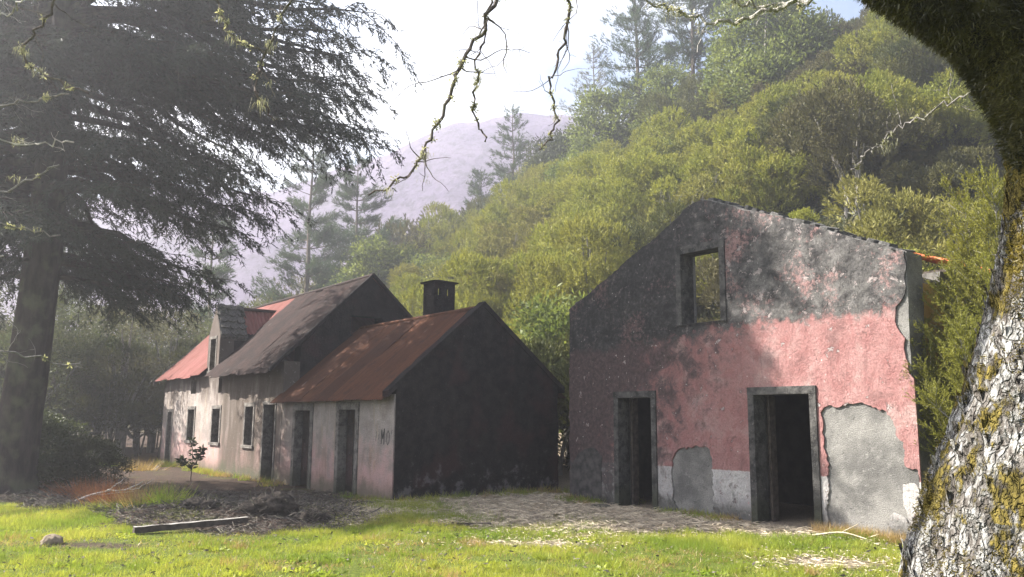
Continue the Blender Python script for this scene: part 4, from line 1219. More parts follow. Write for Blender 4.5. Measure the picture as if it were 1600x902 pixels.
# ---- tall dark conifer on the left
def conifer(x, y):
    r = np.random.default_rng(5)
    o = empty('dark_conifer', (x, y, 0), 0, 'huge dark conifer with drooping boughs and thick leaning trunk', 'tree')
    Hh = 26.0
    tz = np.linspace(-0.3, Hh, 40)
    ax = np.stack([0.055 * tz + 0.12 * np.sin(tz * .4), -0.03 * tz, tz], 1)
    rad = np.interp(tz, [-.3, 0.3, 1.5, 6, 12, 26], [.70, .54, .45, .36, .27, .03])
    w = Acc()
    S = 20
    th = np.linspace(0, 2 * np.pi, S, endpoint=False)
    tt = np.linspace(-.3, Hh, 130)
    ctr = np.stack([np.interp(tt, tz, ax[:, j]) for j in range(3)], 1)
    rr = np.interp(tt, tz, rad)
    cx = np.cos(th)[None] * np.ones((len(tt), 1)); cy = np.sin(th)[None] * np.ones((len(tt), 1))
    ns = fbm(np.stack([cx * 2.2, cy * 2.2, tt[:, None] * .5 + 0 * cx], -1), 3)
    rg = rr[:, None] * (0.90 + 0.22 * ns + 0.07 * np.sin(th * 5)[None] * np.exp(-np.maximum(tt, 0) / 1.2)[:, None])
    V = np.stack([ctr[:, 0:1] + cx * rg, ctr[:, 1:2] + cy * rg, ctr[:, 2:3] + 0 * cx], -1)
    ii = np.arange(len(tt) - 1)[:, None] * S + np.arange(S)[None]
    i2 = np.arange(len(tt) - 1)[:, None] * S + (np.arange(S)[None] + 1) % S
    w.add(V.reshape(-1, 3), np.stack([ii, i2, i2 + S, ii + S], -1).reshape(-1, 4))
    w.obj('trunk', MAT['bark_dark'], o, True)
    a = Acc()
    upper = Acc()
    z = 4.8
    nb = 0
    while z < 25.4:
        f = max(z - 5.1, 0) / 20.5
        vis = z < 12.5
        Lz = 6.9 * np.interp(f, [0, .06, .12, .2, .3, .42, .6, 1], [.62, .78, .86, 1.0, .90, .56, .40, .06])
        for k in range((10 if z > 6.4 else 7) if vis else 6):
            az = r.uniform(0, 2 * np.pi)
            L = Lz * r.uniform(.62, 1.12) * (1 - ((.44 if z > 8 else .22) if math.sin(az) < 0 else .02) * abs(math.sin(az)))
            if 9.3 < z < 12.0 and k < 2: az = (-.12, .30)[k] + r.uniform(-.15, .15); L = r.uniform(6.3, 7.3)
            if z < 9.3 and math.cos(az) > .4: L *= .74
            if z < 5.2 and (math.sin(az) < 0.25): continue
            if z < 5.2: L *= 1.08
            if 5.2 < z < 6.0 and (math.cos(az) < -0.2 or r.random() < .35): L *= 0.6
            zz = z + r.uniform(-.25, .25)
            b0 = np.array([np.interp(zz, tz, ax[:, j]) for j in range(3)])
            d = np.array([math.cos(az), math.sin(az), 0.0])
            dr = r.uniform(.08, .24) * L
            pts = bez([b0, b0 + d * L * .35 + [0, 0, 0.05 * L * f], b0 + d * L * .7 + [0, 0, -dr * .55], b0 + d * L + [0, 0, -dr * .8]], 12)
            pts[1:-1] += r.normal(0, .03, (10, 3))
            rw = np.linspace(0.035 + 0.014 * L, .01, 12)
            if vis:
                bw = Acc(); tube(bw, pts, rw, 6)
            else:
                bw = upper; tube(bw, pts, rw, 4)
            # side twigs with hanging sprays
            side = np.array([-d[1], d[0], 0])
            q = 0.22
            while q < 1.0:
                for sg in (-1, 1):
                    tl = L * .27 * (1 - .32 * q) * r.uniform(.5, 1.3) + .25
                    p0 = np.array([np.interp(q, np.linspace(0, 1, 12), pts[:, j]) for j in range(3)])
                    td = nrm(d * .75 + side * sg * r.uniform(.4, 1.0) + [0, 0, r.uniform(-.45, .1)])
                    tp = bez([p0, p0 + td * tl * .55 + [0, 0, -.04 * tl], p0 + td * tl + [0, 0, -.32 * tl]], 5)
                    tube(bw, tp, np.linspace(.014, .004, 5), 3)
                    dens = 13 if vis else 6
                    m_ = max(4, int(tl * dens))
                    u = r.random(m_)
                    B = np.stack([np.interp(u, np.linspace(0, 1, 5), tp[:, j]) for j in range(3)], 1) + r.normal(0, .035, (m_, 3))
                    ss = np.cross(td, [0, 0, 1.0])
                    sd = nrm(td[None] * .6 + ss[None] * r.choice([-1, 1], m_)[:, None] * r.uniform(.2, .9, m_)[:, None] + np.stack([0 * u, 0 * u, -r.uniform(.15, 1.0, m_)], 1))
                    sl_ = r.uniform(.14, .36, m_) if vis else r.uniform(.3, .6, m_)
                    nn = 10 if vis else 5
                    v_ = r.random((m_, nn))
                    BB = B[:, None] + sd[:, None] * (v_ * sl_[:, None])[..., None]
                    dd = sd[:, None] + r.normal(0, .5, (m_, nn, 3))
                    blades(a, BB.reshape(-1, 3), dd.reshape(-1, 3), (.11 if vis else .25) * (0.7 + .6 * r.random(m_ * nn)), .026 if vis else .13, r)
                q += r.uniform(.055, .085) if vis else .13
            if vis:
                bw.obj('branch', MAT['bark_dark'], o)
            nb += 1
        z += r.uniform(.42, .62)
    upper.obj('branch', MAT['bark_dark'], o)
    c = a.obj('crown', [MAT['conifer']], o)
    print('conifer', nb, 'branches', len(c.data.polygons))
    return o
conifer(-11.15, 18.9)

# ---- bramble thickets at the left edge
bm_ = [leafy_mesh(90 + k, 1.75, 1.25, 15000, 'bramble', 0.085, 0.045, 22, 0.2, (0.3, 0.5)) for k in range(3)]
for k, (x, y, sc, lab) in enumerate(((-13.3, 20.2, 0.95, 'dark bramble bush in front of the conifer trunk'), (-11.5, 19.9, 0.92, 'dark glossy bramble bush right of the conifer trunk'),
                                     (-10.2, 20.3, 0.72, 'low dark bramble bush nearest the pale cottage'), (-14.6, 20.6, 1.0, 'dark bramble bush cut by the left picture edge'), (-12.6, 22.4, 1.05, 'tall dark bramble bush behind the other brambles'))):
    plant('bramble_bush', *bm_[k % 3], x, y, lab, 'bush', None, (sc * 1.15, sc * 1.05, sc * .82), k * 1.3, -.1)
sb = leafy_mesh(97, 1.6, 1.0, 7000, 'heath_lime', 0.10, 0.04, 14, 0.15)
plant('bright_bush', *sb, -17.2, 29.6, 'sunlit yellow green bush beside the far corner of the pale cottage', 'bush', None, 1.1)

# ---- feathery tree heath right of the roofless house, and more behind it
def feathery(seed, stems, leaf):
    r = np.random.default_rng(seed)
    a, w = Acc(), Acc()
    for base, tip, rad in stems:
        base, tip = np.array(base, float), np.array(tip, float)
        L = np.linalg.norm(tip - base)
        mid = (base + tip) / 2 + r.normal(0, .08 * L, 3) + [0, 0, -0.06 * L]
        pts = bez([base, mid, tip], 12)
        tube(w, pts, np.linspace(rad, .006, 12), 6)
        for k in range(int(L * 27)):
            u = r.uniform(.3, 1.0)
            p0 = np.array([np.interp(u, np.linspace(0, 1, 12), pts[:, j]) for j in range(3)])
            d = nrm(nrm(tip - base) * .7 + r.normal(0, .5, 3) + [0, 0, .45])
            tl = L * .24 * (1.2 - u) + r.uniform(.12, .3)
            tp = bez([p0, p0 + d * tl * .5 + r.normal(0, .02, 3), p0 + d * tl + [0, 0, .1 * tl]], 5)
            tube(w, tp, np.linspace(.006, .002, 5), 3)
            m_ = int(tl * 46) + 6
            uu = r.uniform(.15, 1, m_)
            B = np.stack([np.interp(uu, np.linspace(0, 1, 5), tp[:, j]) for j in range(3)], 1)
            dd = nrm(np.tile(d, (m_, 1)) + r.normal(0, .45, (m_, 3)) + [0, 0, .25])
            ll = r.uniform(.06, .15, m_)
            nn = 14
            BB = B[:, None] + dd[:, None] * (r.random((m_, nn)) * ll[:, None])[..., None]
            blades(a, BB.reshape(-1, 3), (dd[:, None] + r.normal(0, .5, (m_, nn, 3))).reshape(-1, 3), .026 * (.6 + .8 * r.random(m_ * nn)), .009, r)
    return a.mesh('crown', [MAT[leaf]]), w.mesh('trunk', [MAT['bark_grey']])
fs = []
r = np.random.default_rng(71)
for k in range(15):
    fs.append(((r.normal(0, .12), r.normal(0, .12), -.2), (r.uniform(-1.35, 0.9), r.uniform(-.9, .9), r.uniform(2.6, 5.3)), .035))
fs += [((0, 0, .4), (-1.55, -.2, 2.1), .03), ((0, 0, .4), (-1.4, .4, 2.5), .03), ((0, 0, .8), (-1.3, -.5, 3.0), .03)]
fc = feathery(72, fs, 'heath_lime')
plant('feathery_heath', *fc, 7.38, 11.75, 'feathery yellow green tree heath between the house corner and the mossy trunk', 'tree')
plant('tree_heath', *lcn, 11.0, 19.0, 'tall tree heath behind the orange eave of the roofless house', 'tree', None, 1.0, 4.0)
plant('tree_heath', *lcn, 12.6, 16.5, 'tall tree heath at the right behind the feathery heath', 'tree', None, 1.05, 5.0)

# ------------------------------------------------------------------ old lichen-covered tree on the right
def lichen_bark():
    m = M('lichen_and_moss_bark')
    p = m.pos('Object')
    q = m.scale(p, (1, 1, .42))
    n1 = m.noise(q, 9, 6, 0.65, .3)
    n2 = m.noise(p, 4.3, 5, 0.6)
    n3 = m.noise(q, 34, 5, 0.7)
    wob = m.n('VectorMath', {0: m.scale(p, (1, 1, .38)), 1: m.n('VectorMath', {0: m.n('TexNoise', {'Vector': p, 'Scale': 13.0, 'Detail': 4.0}).outputs['Color'], 1: (.09, .09, .09)}, operation='MULTIPLY').outputs[0]}, operation='ADD').outputs[0]
    vc = m.voro(wob, 30, 'DISTANCE_TO_EDGE')
    cellv = m.n('TexVoronoi', {'Vector': wob, 'Scale': 30.0}).outputs['Color']
    cell = m.sep(cellv)[0]
    bark = m.mix(m.mr(n3, .3, .7), (0.050, 0.043, 0.038), (0.19, 0.175, 0.16))
    lich = m.mix(m.mr(n3, .35, .65), (0.13, 0.125, 0.118), (0.30, 0.295, 0.285))
    f = m.math('ADD', m.math('MULTIPLY', n1, .8), m.math('MULTIPLY', cell, .22))
    f = m.math('ADD', f, m.math('MULTIPLY', m.math('SUBTRACT', n3, .5), .7))
    col = m.mix(m.mr(f, .46, .58), bark, lich)
    col = m.mix(m.mr(vc, .0, .09, .65, 0), col, (0.04, 0.035, 0.03))
    moss = m.mix(m.mr(n3, .35, .65), (0.045, 0.037, 0.011), (0.14, 0.11, 0.03))
    z = m.sep(p)[2]
    g = m.math('ADD', n2, m.math('MULTIPLY', m.math('SUBTRACT', n3, .5), .35))
    g = m.math('ADD', g, m.mr(z, 2.35, 2.75, 0, .5))
    mf = m.mr(g, .505, .575)
    col = m.mix(mf, col, moss)
    h = m.math('ADD', m.math('MULTIPLY', n1, .6), m.math('ADD', m.math('MULTIPLY', n3, .6), m.math('ADD', m.math('MULTIPLY', mf, .4), m.math('MULTIPLY', m.mr(vc, 0, .16), .5))))
    return m.pbr(col, .95, m.bump(h, .03), .08)
MAT['lichen'] = lichen_bark()
MAT['moss'] = leaf_mat('moss_tuft', (0.07, 0.056, 0.014), (0.16, 0.125, 0.028), None, .35, .03, 6.0)
MAT['moss_dark'] = leaf_mat('limb_moss', (0.035, 0.036, 0.010), (0.085, 0.080, 0.020), None, .35, .03, 6.0)
MAT['beard'] = leaf_mat('beard_lichen', (0.24, 0.24, 0.18), (0.38, 0.37, 0.27), None, .4, .02, 6.0)
MAT['twig'] = bark_mat('bare_twig_bark', (0.065, 0.052, 0.05), (0.16, 0.135, 0.125), 30)
MAT['twig_mid'] = bark_mat('grey_lichen_twig', (0.13, 0.12, 0.115), (0.27, 0.25, 0.24), 30)
MAT['twig_white'] = bark_mat('pale_lichen_twig', (0.26, 0.24, 0.22), (0.48, 0.46, 0.43), 30)
OT = empty('old_tree', (1.82, 3.25, 0), 0, 'old leaning tree with white lichen bark, yellow moss and an arching limb', 'tree')
OB = np.array([1.82, 3.25, 0.0])
def skin_tube(ctr, rad, n, S, amp, freq, seed, stretch=.4):
    c = bez(ctr, n)
    t = np.linspace(0, len(ctr) - 1, n)
    rr = np.interp(t, np.arange(len(ctr)), rad)
    T = nrm(np.gradient(c, axis=0))
    A = nrm(np.cross(T, np.array([.2, 1, .1])))
    B = np.cross(T, A)
    th = np.linspace(0, 2 * np.pi, S, endpoint=False)
    D = A[:, None] * np.cos(th)[None, :, None] + B[:, None] * np.sin(th)[None, :, None]
    ln = np.concatenate([[0], np.cumsum(np.linalg.norm(np.diff(c, axis=0), axis=1))])
    q = np.stack([np.cos(th)[None] * rr[:, None] * freq, np.sin(th)[None] * rr[:, None] * freq, ln[:, None] * freq * stretch + 0 * th[None]], -1) + seed
    big = fbm(q * .45, 3) - .5
    ridge = 1 - np.abs(2 * fbm(q * np.array([1.6, 1.6, 1.0]), 4) - 1)
    fine = fbm(q * 4.5, 3) - .5
    rg = rr[:, None] + amp * (2.2 * big + 1.5 * (ridge - .75) + .75 * fine)
    V = c[:, None] + D * rg[..., None]
    i = np.arange(n - 1)[:, None] * S + np.arange(S)[None]
    j = np.arange(n - 1)[:, None] * S + (np.arange(S)[None] + 1) % S
    return V, D, np.stack([i, j, j + S, i + S], -1).reshape(-1, 4)
tr_c = np.array([(1.76, 3.34, -.15), (1.83, 3.22, .45), (1.92, 3.12, 1.1), (2.03, 3.03, 1.67), (2.12, 2.96, 2.15), (2.15, 2.91, 2.47), (2.20, 2.86, 2.93), (2.26, 2.8, 3.6)]) - OB
tr_r = [.62, .49, .435, .36, .33, .31, .32, .26]
V, Dn, F = skin_tube(tr_c, tr_r, 420, 240, .030, 7.0, 3.0)
a = Acc(); a.add(V.reshape(-1, 3), F)
a.obj('trunk', MAT['lichen'], OT, True)
# moss tufts on the trunk
r = np.random.default_rng(81)
Vf, Df = V.reshape(-1, 3), Dn.reshape(-1, 3)
gm_ = fbm(Vf * 5.2 + 4.0, 4)
idx = np.where((gm_ > .53))[0]
idx = r.choice(idx, 60000)
mo = Acc()
blades(mo, Vf[idx] + r.normal(0, .006, (len(idx), 3)), Df[idx] + rand_dirs(len(idx), r) * .9, r.uniform(.008, .022, len(idx)), .005, r)
tag(mo.obj('moss', [MAT['moss']], OT), kind='stuff')
# curled bark and lichen flakes
fl = Acc()
idx = r.choice(len(Vf), 2600)
dn = Df[idx]; upv = np.array([0, 0, 1.0]); sd = nrm(np.cross(dn, upv) + 1e-6)
sz = r.uniform(.012, .034, len(idx))[:, None]
tl = nrm(np.array([0, 0, 1.0]) + .3 * sd * r.normal(size=(len(idx), 1)))
P0 = Vf[idx] + dn * .002
quad = np.stack([P0 - sd * sz * .6 - tl * sz, P0 + sd * sz * .6 - tl * sz * r.uniform(.6, 1.1, (len(idx), 1)), P0 + sd * sz * .5 + tl * sz + dn * sz * r.uniform(.1, .6, (len(idx), 1)), P0 - sd * sz * .5 + tl * sz + dn * sz * r.uniform(.1, .6, (len(idx), 1))], 1)
k = np.arange(len(idx))
fl.add(quad, np.stack([4 * k, 4 * k + 1, 4 * k + 2, 4 * k + 3], 1))
tag(fl.obj('bark_flakes', MAT['lichen'], OT), kind='stuff')
# arching limb
lb_c = np.array([(2.16, 2.92, 2.30), (2.02, 2.89, 2.70), (1.84, 2.85, 3.02), (1.64, 2.82, 3.19), (1.38, 2.82, 3.36), (1.0, 2.9, 3.62), (0.5, 3.1, 3.95), (-.3, 3.4, 4.3), (-1.4, 3.7, 4.55), (-3.0, 4.0, 4.8)]) - OB
lb_r = [.24, .215, .20, .19, .185, .17, .14, .11, .08, .04]
V2, D2n, F2 = skin_tube(lb_c, lb_r, 330, 120, .022, 8.0, 9.0)
a = Acc(); a.add(V2.reshape(-1, 3), F2)
lm = mat_simple('mossy_limb_bark', (0.018, 0.017, 0.010), (0.060, 0.055, 0.022), 18, .95, .02)
limb = a.obj('limb', lm, OT, True)
Vf2, Df2 = V2.reshape(-1, 3), D2n.reshape(-1, 3)
idx = r.choice(len(Vf2) * 6 // 10, 60000)
mo = Acc()
blades(mo, Vf2[idx] + r.normal(0, .006, (len(idx), 3)), Df2[idx] + rand_dirs(len(idx), r) * .8 + [0, 0, -.15], r.uniform(.010, .032, len(idx)), .005, r)
tag(mo.obj('moss', [MAT['moss_dark']], limb), kind='stuff')

def beard(acc, p, L, n, r, w=.004):
    P = np.array(p) + r.normal(0, .012 + L * .08, (n, 3)) * [1, 1, .4]
    blades(acc, P, r.normal(0, .22, (n, 3)) + [0, 0, -1], r.uniform(.3, 1.0, n) * L, w, r)
def crooked(p0, d, L, n, r, wig=.35, grav=0.0):
    pts = [np.array(p0, float)]
    d = nrm(np.array(d, float))
    for _ in range(n):
        d = nrm(d + r.normal(0, wig, 3) * [1, .7, 1] + [0, 0, grav])
        pts.append(pts[-1] + d * L / n)
    return np.array(pts)
def twigs(acc, lich, pts, rad, r, depth, dens, ratio=.5):
    L = np.linalg.norm(np.diff(pts, axis=0), axis=1).sum()
    n = max(1, int(L * dens))
    for _ in range(n):
        u = r.uniform(.12, .98)
        k = u * (len(pts) - 1)
        i = min(int(k), len(pts) - 2)
        p0 = pts[i] + (pts[i + 1] - pts[i]) * (k - i)
        d = nrm(nrm(pts[i + 1] - pts[i]) * .6 + r.normal(0, .75, 3) * [1, .6, 1])
        l = L * ratio * r.uniform(.25, .9) * (1.15 - u)
        l = max(l, .05)
        q = crooked(p0, d, l, 9, r, .24)
        r0 = np.interp(u, [0, 1], [rad * .5, rad * .25])
        tube(acc, q, np.linspace(r0, max(r0 * .3, .0009), 10), 4)
        if r.random() < .05: beard(lich, q[-3], r.uniform(.02, .06), 14, r, .003)
        if depth > 0: twigs(acc, lich, q, r0, r, depth - 1, dens * 1.3, .5)
def lumps(acc, pts, rad, r, n):
    """crusty lichen clumps that thicken a bare branch"""
    for _ in range(n):
        k = r.uniform(.1, 1) * (len(pts) - 1); i = min(int(k), len(pts) - 2)
        p = pts[i] + (pts[i + 1] - pts[i]) * (k - i)
        m_ = 26
        blades(acc, p + r.normal(0, rad * .9, (m_, 3)), rand_dirs(m_, r), r.uniform(.008, .026, m_), .008, r, 0, True)
def hang(path, r0, seed, dens=5.0, mat='twig', n=40, clumps=30, beards=8, depth=1, par=OT, off=OB):
    r = np.random.default_rng(seed)
    pts = bez(path, n) + np.concatenate([[np.zeros(3)], r.normal(0, .010, (n - 2, 3)), [np.zeros(3)]]) - off
    w, l = Acc(), Acc()
    tube(w, pts, np.linspace(r0, .004, n) * (1 + .25 * r.random(n)), 7)
    twigs(w, l, pts, r0, r, depth, dens, .32)
    lumps(l, pts, r0, r, clumps)
    for _ in range(beards):
        u = r.uniform(.5, 1)
        p = np.array([np.interp(u, np.linspace(0, 1, n), pts[:, j]) for j in range(3)])
        if r.random() < .45: beard(l, p, r.uniform(.04, .10), 36, r, .003)
    b = w.obj('branch', MAT[mat], par)
    tag(l.obj('beard_lichen', [MAT['beard']], b), kind='stuff')
    return b
hang([(.35, 3.30, 4.05), (.02, 3.9, 3.95), (-.11, 3.93, 3.67), (-.2, 3.96, 3.53), (-.28, 3.98, 3.39), (-.33, 4.0, 3.23), (-.42, 4.03, 3.05), (-.49, 4.05, 2.92), (-.59, 4.07, 2.83), (-.73, 4.08, 2.76)], .0115, 1, 5.0, clumps=20, beards=7)
hang([(.35, 3.30, 4.05), (.30, 4.0, 3.92), (.27, 4.15, 3.62), (.20, 4.2, 3.42), (.23, 4.2, 3.2), (.14, 4.2, 3.05)], .008, 2, 5.0, clumps=10, beards=2)
hang([(-.3, 3.4, 4.25), (-.12, 3.95, 3.85), (-.17, 3.97, 3.45), (-.20, 3.98, 3.2), (-.14, 4.0, 3.02)], .006, 3, 5.0, clumps=12, beards=3)
hang([(-1.0, 3.5, 4.4), (-1.1, 3.9, 3.85), (-1.22, 3.95, 3.55), (-1.30, 4.0, 3.3), (-1.2, 4.0, 3.12)], .006, 4, 6.0, clumps=8, beards=5)
hang([(-1.4, 3.7, 4.5), (-1.55, 3.9, 3.95), (-1.45, 4.0, 3.6), (-1.25, 4.05, 3.5)], .006, 5, 6.0, clumps=12, beards=5)
hang([(-2.2, 3.8, 4.6), (-2.35, 4.0, 3.8), (-2.55, 4.1, 3.5), (-2.2, 4.1, 3.3)], .007, 6, 8.0, clumps=12, beards=5)
hang([(1.45, 2.95, 3.30), (1.22, 3.3, 3.42), (1.0, 3.5, 3.42), (.75, 3.6, 3.52), (.55, 3.65, 3.65)], .011, 7, 5.0, 'twig_white', clumps=8, beards=2)
hang([(.6, 3.1, 3.95), (.9, 3.5, 3.62), (1.05, 3.5, 3.50), (1.3, 3.45, 3.48)], .008, 8, 6.0, 'twig_white', clumps=6, beards=1)
hang([(1.9, 3.0, 2.95), (1.75, 3.5, 2.95), (1.62, 3.6, 2.86), (1.55, 3.7, 2.78)], .003, 9, 6.0, 'twig_mid', clumps=4, beards=1)

# second bare tree at the left edge: twigs reach in from beyond the frame
BT = empty('bare_tree', (-4.1, 4.3, 0), 0, 'bare lichen-hung tree outside the left edge whose pale twigs reach into view', 'tree')
bo = np.array([-4.1, 4.3, 0])
w = Acc(); tube(w, bez([(0, 0, -.2), (.05, .05, 1.5), (.1, 0, 3.0), (.2, .1, 4.6)], 20), np.linspace(.17, .07, 20), 12); w.obj('trunk', MAT['twig'], BT, True)
r = np.random.default_rng(91)
for k in range(12):
    z = 1.55 + k * .26
    L = r.uniform(.9, 1.55)
    hang([(-4.0, 4.3, z), (-4.0 + L * .45, 4.3 + r.uniform(-.3, .2), z + r.uniform(-.05, .25)), (-4.0 + L * .8, 4.3 + r.uniform(-.4, .3), z + r.uniform(-.1, .25)), (-4.0 + L * 1.15, 4.3 + r.uniform(-.4, .3), z + r.uniform(-.1, .3))], .0045, 100 + k, 9.0, 'twig_white' if k % 3 == 0 else 'twig_mid', clumps=5, beards=1, par=BT, off=bo)

# ------------------------------------------------------------------ ground cover and small things
r = np.random.default_rng(101)
def scatter(n, x0, x1, y0, y1):
    return r.uniform(x0, x1, n), r.uniform(y0, y1, n)
MAT['grass'] = leaf_mat('grass_blade', (0.155, 0.220, 0.028), (0.32, 0.335, 0.060), None, .45, .01, 0.7)  # broad dark patches put tree-shadow variation into the blade colour
MAT['straw'] = mat_simple('dry_straw', (0.26, 0.215, 0.16), (0.54, 0.46, 0.34), 3, .85, 0)
MAT['dead_grass'] = leaf_mat('dead_grass', (0.25, 0.17, 0.07), (0.36, 0.25, 0.11), None, .4, .03, 2.0)
MAT['red_grass'] = leaf_mat('russet_grass', (0.22, 0.075, 0.035), (0.30, 0.12, 0.05), None, .4, .03, 2.0)
gacc = Acc()
x, y = scatter(620000, -9.5, 7.2, 7.6, 18.5)
k = np.abs(x / y) < 0.70
x, y = x[k], y[k]
lw, st, di, wi, gr = cover(x, y)
tuft = fbm2(x, y, 5.0, 3, 2.2)
k = r.random(len(x)) < np.maximum(lw * (0.45 + 0.9 * sstep(.35, .65, tuft)), gr * .5) * np.interp(y, [8, 18], [1, .8])
x, y, tuft = x[k], y[k], tuft[k]
P = np.stack([x, y, height(x, y) - .005], 1)
n = len(x)
L = (0.030 + .055 * r.random(n)) * (0.6 + 1.0 * sstep(.3, .75, tuft))
dry = r.random(n) < .05 + .28 * sstep(.50, .68, fbm2(x, y, 1.3, 3, 6.2))
bare = r.random(n) < .85 * sstep(.50, .62, fbm2(x, y, 1.6, 4, 8.8))
G = r.normal(0, .55, (n, 3)) * [1, 1, .2] + [0, 0, 1]
k = ~dry & ~bare
blades(gacc, P[k], G[k], L[k], .0065, r)
blades(gacc, P[dry], G[dry] * [1.6, 1.6, .7], L[dry], .0065, r, 1)
# scattered coarse tufts and a few broad-leaved weeds
for _ in range(150):
    a_ = r.uniform(-.6, .5); ty = r.uniform(8.2, 13.2); tx = a_ * ty
    if cover(np.array([tx]), np.array([ty]))[0][0] < .5: continue
    nn = int(r.uniform(40, 130)); sp_ = r.uniform(.03, .10)
    P = np.stack([r.normal(tx, sp_, nn), r.normal(ty, sp_, nn)], 1)
    P = np.stack([P[:, 0], P[:, 1], height(P[:, 0], P[:, 1])], 1)
    if r.random() < .35:
        blades(gacc, P, r.normal(0, 1, (nn, 3)) * [1, 1, .2] + [0, 0, .35], r.uniform(.04, .09, nn), .03, r, 0, True)
    else:
        blades(gacc, P, r.normal(0, .5, (nn, 3)) * [1, 1, .2] + [0, 0, 1], r.uniform(.06, .16, nn), .007, r, int(r.random() < .2))
# taller tufts by the lawn edge
for tx, ty, tr_, nn, tl in ((2.5, 11.9, .5, 2500, .13), (1.9, 12.0, .4, 1500, .12), (-1.2, 14.4, .5, 2200, .13), (-2.0, 16.3, .45, 1600, .16), (-6.9, 15.0, .5, 1500, .18), (0.2, 12.9, .5, 1500, .10), (3.3, 11.9, .6, 2600, .11), (-7.4, 13.4, .6, 2500, .12), (-1.6, 15.6, .4, 1200, .12)):
    P = np.stack([r.normal(tx, tr_, nn), r.normal(ty, tr_ * .6, nn)], 1)
    P = np.stack([P[:, 0], P[:, 1], height(P[:, 0], P[:, 1])], 1)
    blades(gacc, P, r.normal(0, .45, (nn, 3)) * [1, 1, .2] + [0, 0, 1], tl * r.uniform(.4, 1.1, nn), .007, r)
tag(gacc.obj('grass', [MAT['grass'], MAT['dead_grass']]), 'bright sunlit green lawn grass in the foreground', 'grass', None, 'stuff')
print('grass', n)
sacc = Acc()
x, y = scatter(90000, -4.5, 7.0, 9.4, 18.8)
lw, st, di, wi, gr = cover(x, y)
pat = np.zeros_like(x)
for cx, cy, rx, ry in ((3.95, 10.5, .95, .6), (1.6, 12.4, 1.5, .45), (0.3, 11.6, .9, .3)):
    pat = np.maximum(pat, np.exp(-(((x - cx) / rx) ** 2 + ((y - cy) / ry) ** 2)))
k = (r.random(len(x)) < np.maximum(st * .62, pat * .75))
k &= np.array([not in_house(a, b, -0.35) for a, b in zip(x, y)])
x, y = x[k], y[k]; n = len(x)
P = np.stack([x, y, height(x, y) + r.uniform(.002, .035, n)], 1)
az = r.uniform(0, 2 * np.pi, n)
blades(sacc, P, np.stack([np.cos(az), np.sin(az), r.normal(.05, .12, n)], 1), r.uniform(.04, .26, n) * (.4 + .6 * np.minimum(st[k], 1)), .010, r, 0, True)
tag(sacc.obj('straw', MAT['straw']), 'pale dry straw strewn before the house fronts', 'straw', None, 'stuff')
# twiggy dark litter on the dirt
lacc = Acc()
x, y = scatter(60000, -10.5, -2.0, 11.8, 19.5)
lw, st, di, wi, gr = cover(x, y)
k = r.random(len(x)) < di * .55 * np.interp(y, [12, 16, 19.5], [1, .9, .35])
x, y = x[k], y[k]; n = len(x)
az = r.uniform(0, 2 * np.pi, n)
P = np.stack([x, y, height(x, y) + r.uniform(0, .06, n)], 1)
blades(lacc, P, np.stack([np.cos(az), np.sin(az), r.normal(.12, .25, n)], 1), r.uniform(.04, .34, n) * r.random(n) ** .5, .015, r, 0, True)
x, y = scatter(900, -6.5, 5.5, 8.2, 13.5)
P = np.stack([x, y, height(x, y) + r.uniform(.01, .05, len(x))], 1)
az = r.uniform(0, 2 * np.pi, len(x))
blades(lacc, P, np.stack([np.cos(az), np.sin(az), r.normal(.1, .3, len(x))], 1), r.uniform(.03, .09, len(x)), r.uniform(.012, .035, len(x)), r, 0, True)
tag(lacc.obj('twig_litter', MAT['dead_twig']), 'dark broken twigs and leaf litter on bare soil', 'litter', None, 'stuff')
# dead golden grass at the foot of the pink facade
dacc = Acc()
def local(o, lx, ly):
    return o[0] - D1[0] * lx + D2[0] * ly, o[1] - D1[1] * lx + D2[1] * ly
for lx in np.linspace(0.12, 1.75, 46):
    px, py = local(F0, lx, r.uniform(-.42, -.06))
    nn = 70
    P = np.stack([r.normal(px, .07, nn), r.normal(py, .07, nn)], 1)
    P = np.stack([P[:, 0], P[:, 1], height(P[:, 0], P[:, 1])], 1)
    blades(dacc, P, r.normal(0, .5, (nn, 3)) * [1, 1, .2] + [0, 0, 1], r.uniform(.05, .24, nn), .006, r)
tag(dacc.obj('dead_grass', [MAT['dead_grass']]), 'golden dead grass along the foot of the pink facade', 'grass', None, 'stuff')
wacc = Acc()
for o_, xa, xb, ya, yb, cnt, ln in ((F0, -5.9, -4.6, -.5, -.05, 12, .14), (F0, -3.3, -1.3, -.4, -.05, 14, .12), (F0, .1, 1.7, -.6, -.1, 16, .12), (Q0, -1.5, .1, -.45, -.05, 9, .14), (Q0, -11.5, -5.2, -.5, -.05, 26, .16), (Q0, -16.5, -12, -.5, -.05, 16, .22)):
    for _ in range(cnt):
        px, py = local(o_, r.uniform(xa, xb), r.uniform(ya, yb)); nn = 70
        P = np.stack([r.normal(px, .10, nn), r.normal(py, .10, nn)], 1); P = np.stack([P[:, 0], P[:, 1], height(P[:, 0], P[:, 1])], 1)
        blades(wacc, P, r.normal(0, .6, (nn, 3)) * [1, 1, .2] + [0, 0, 1], ln * r.uniform(.4, 1.4, nn), .011, r, int(r.random() < .3))
for _ in range(26):                                     # along the black gable end
    px, py = local(Q0, r.uniform(.08, .55), r.uniform(.1, 4.2)); nn = 70
    P = np.stack([r.normal(px, .10, nn), r.normal(py, .10, nn)], 1); P = np.stack([P[:, 0], P[:, 1], height(P[:, 0], P[:, 1])], 1)
    blades(wacc, P, r.normal(0, .6, (nn, 3)) * [1, 1, .2] + [0, 0, 1], .16 * r.uniform(.4, 1.4, nn), .011, r, int(r.random() < .3))
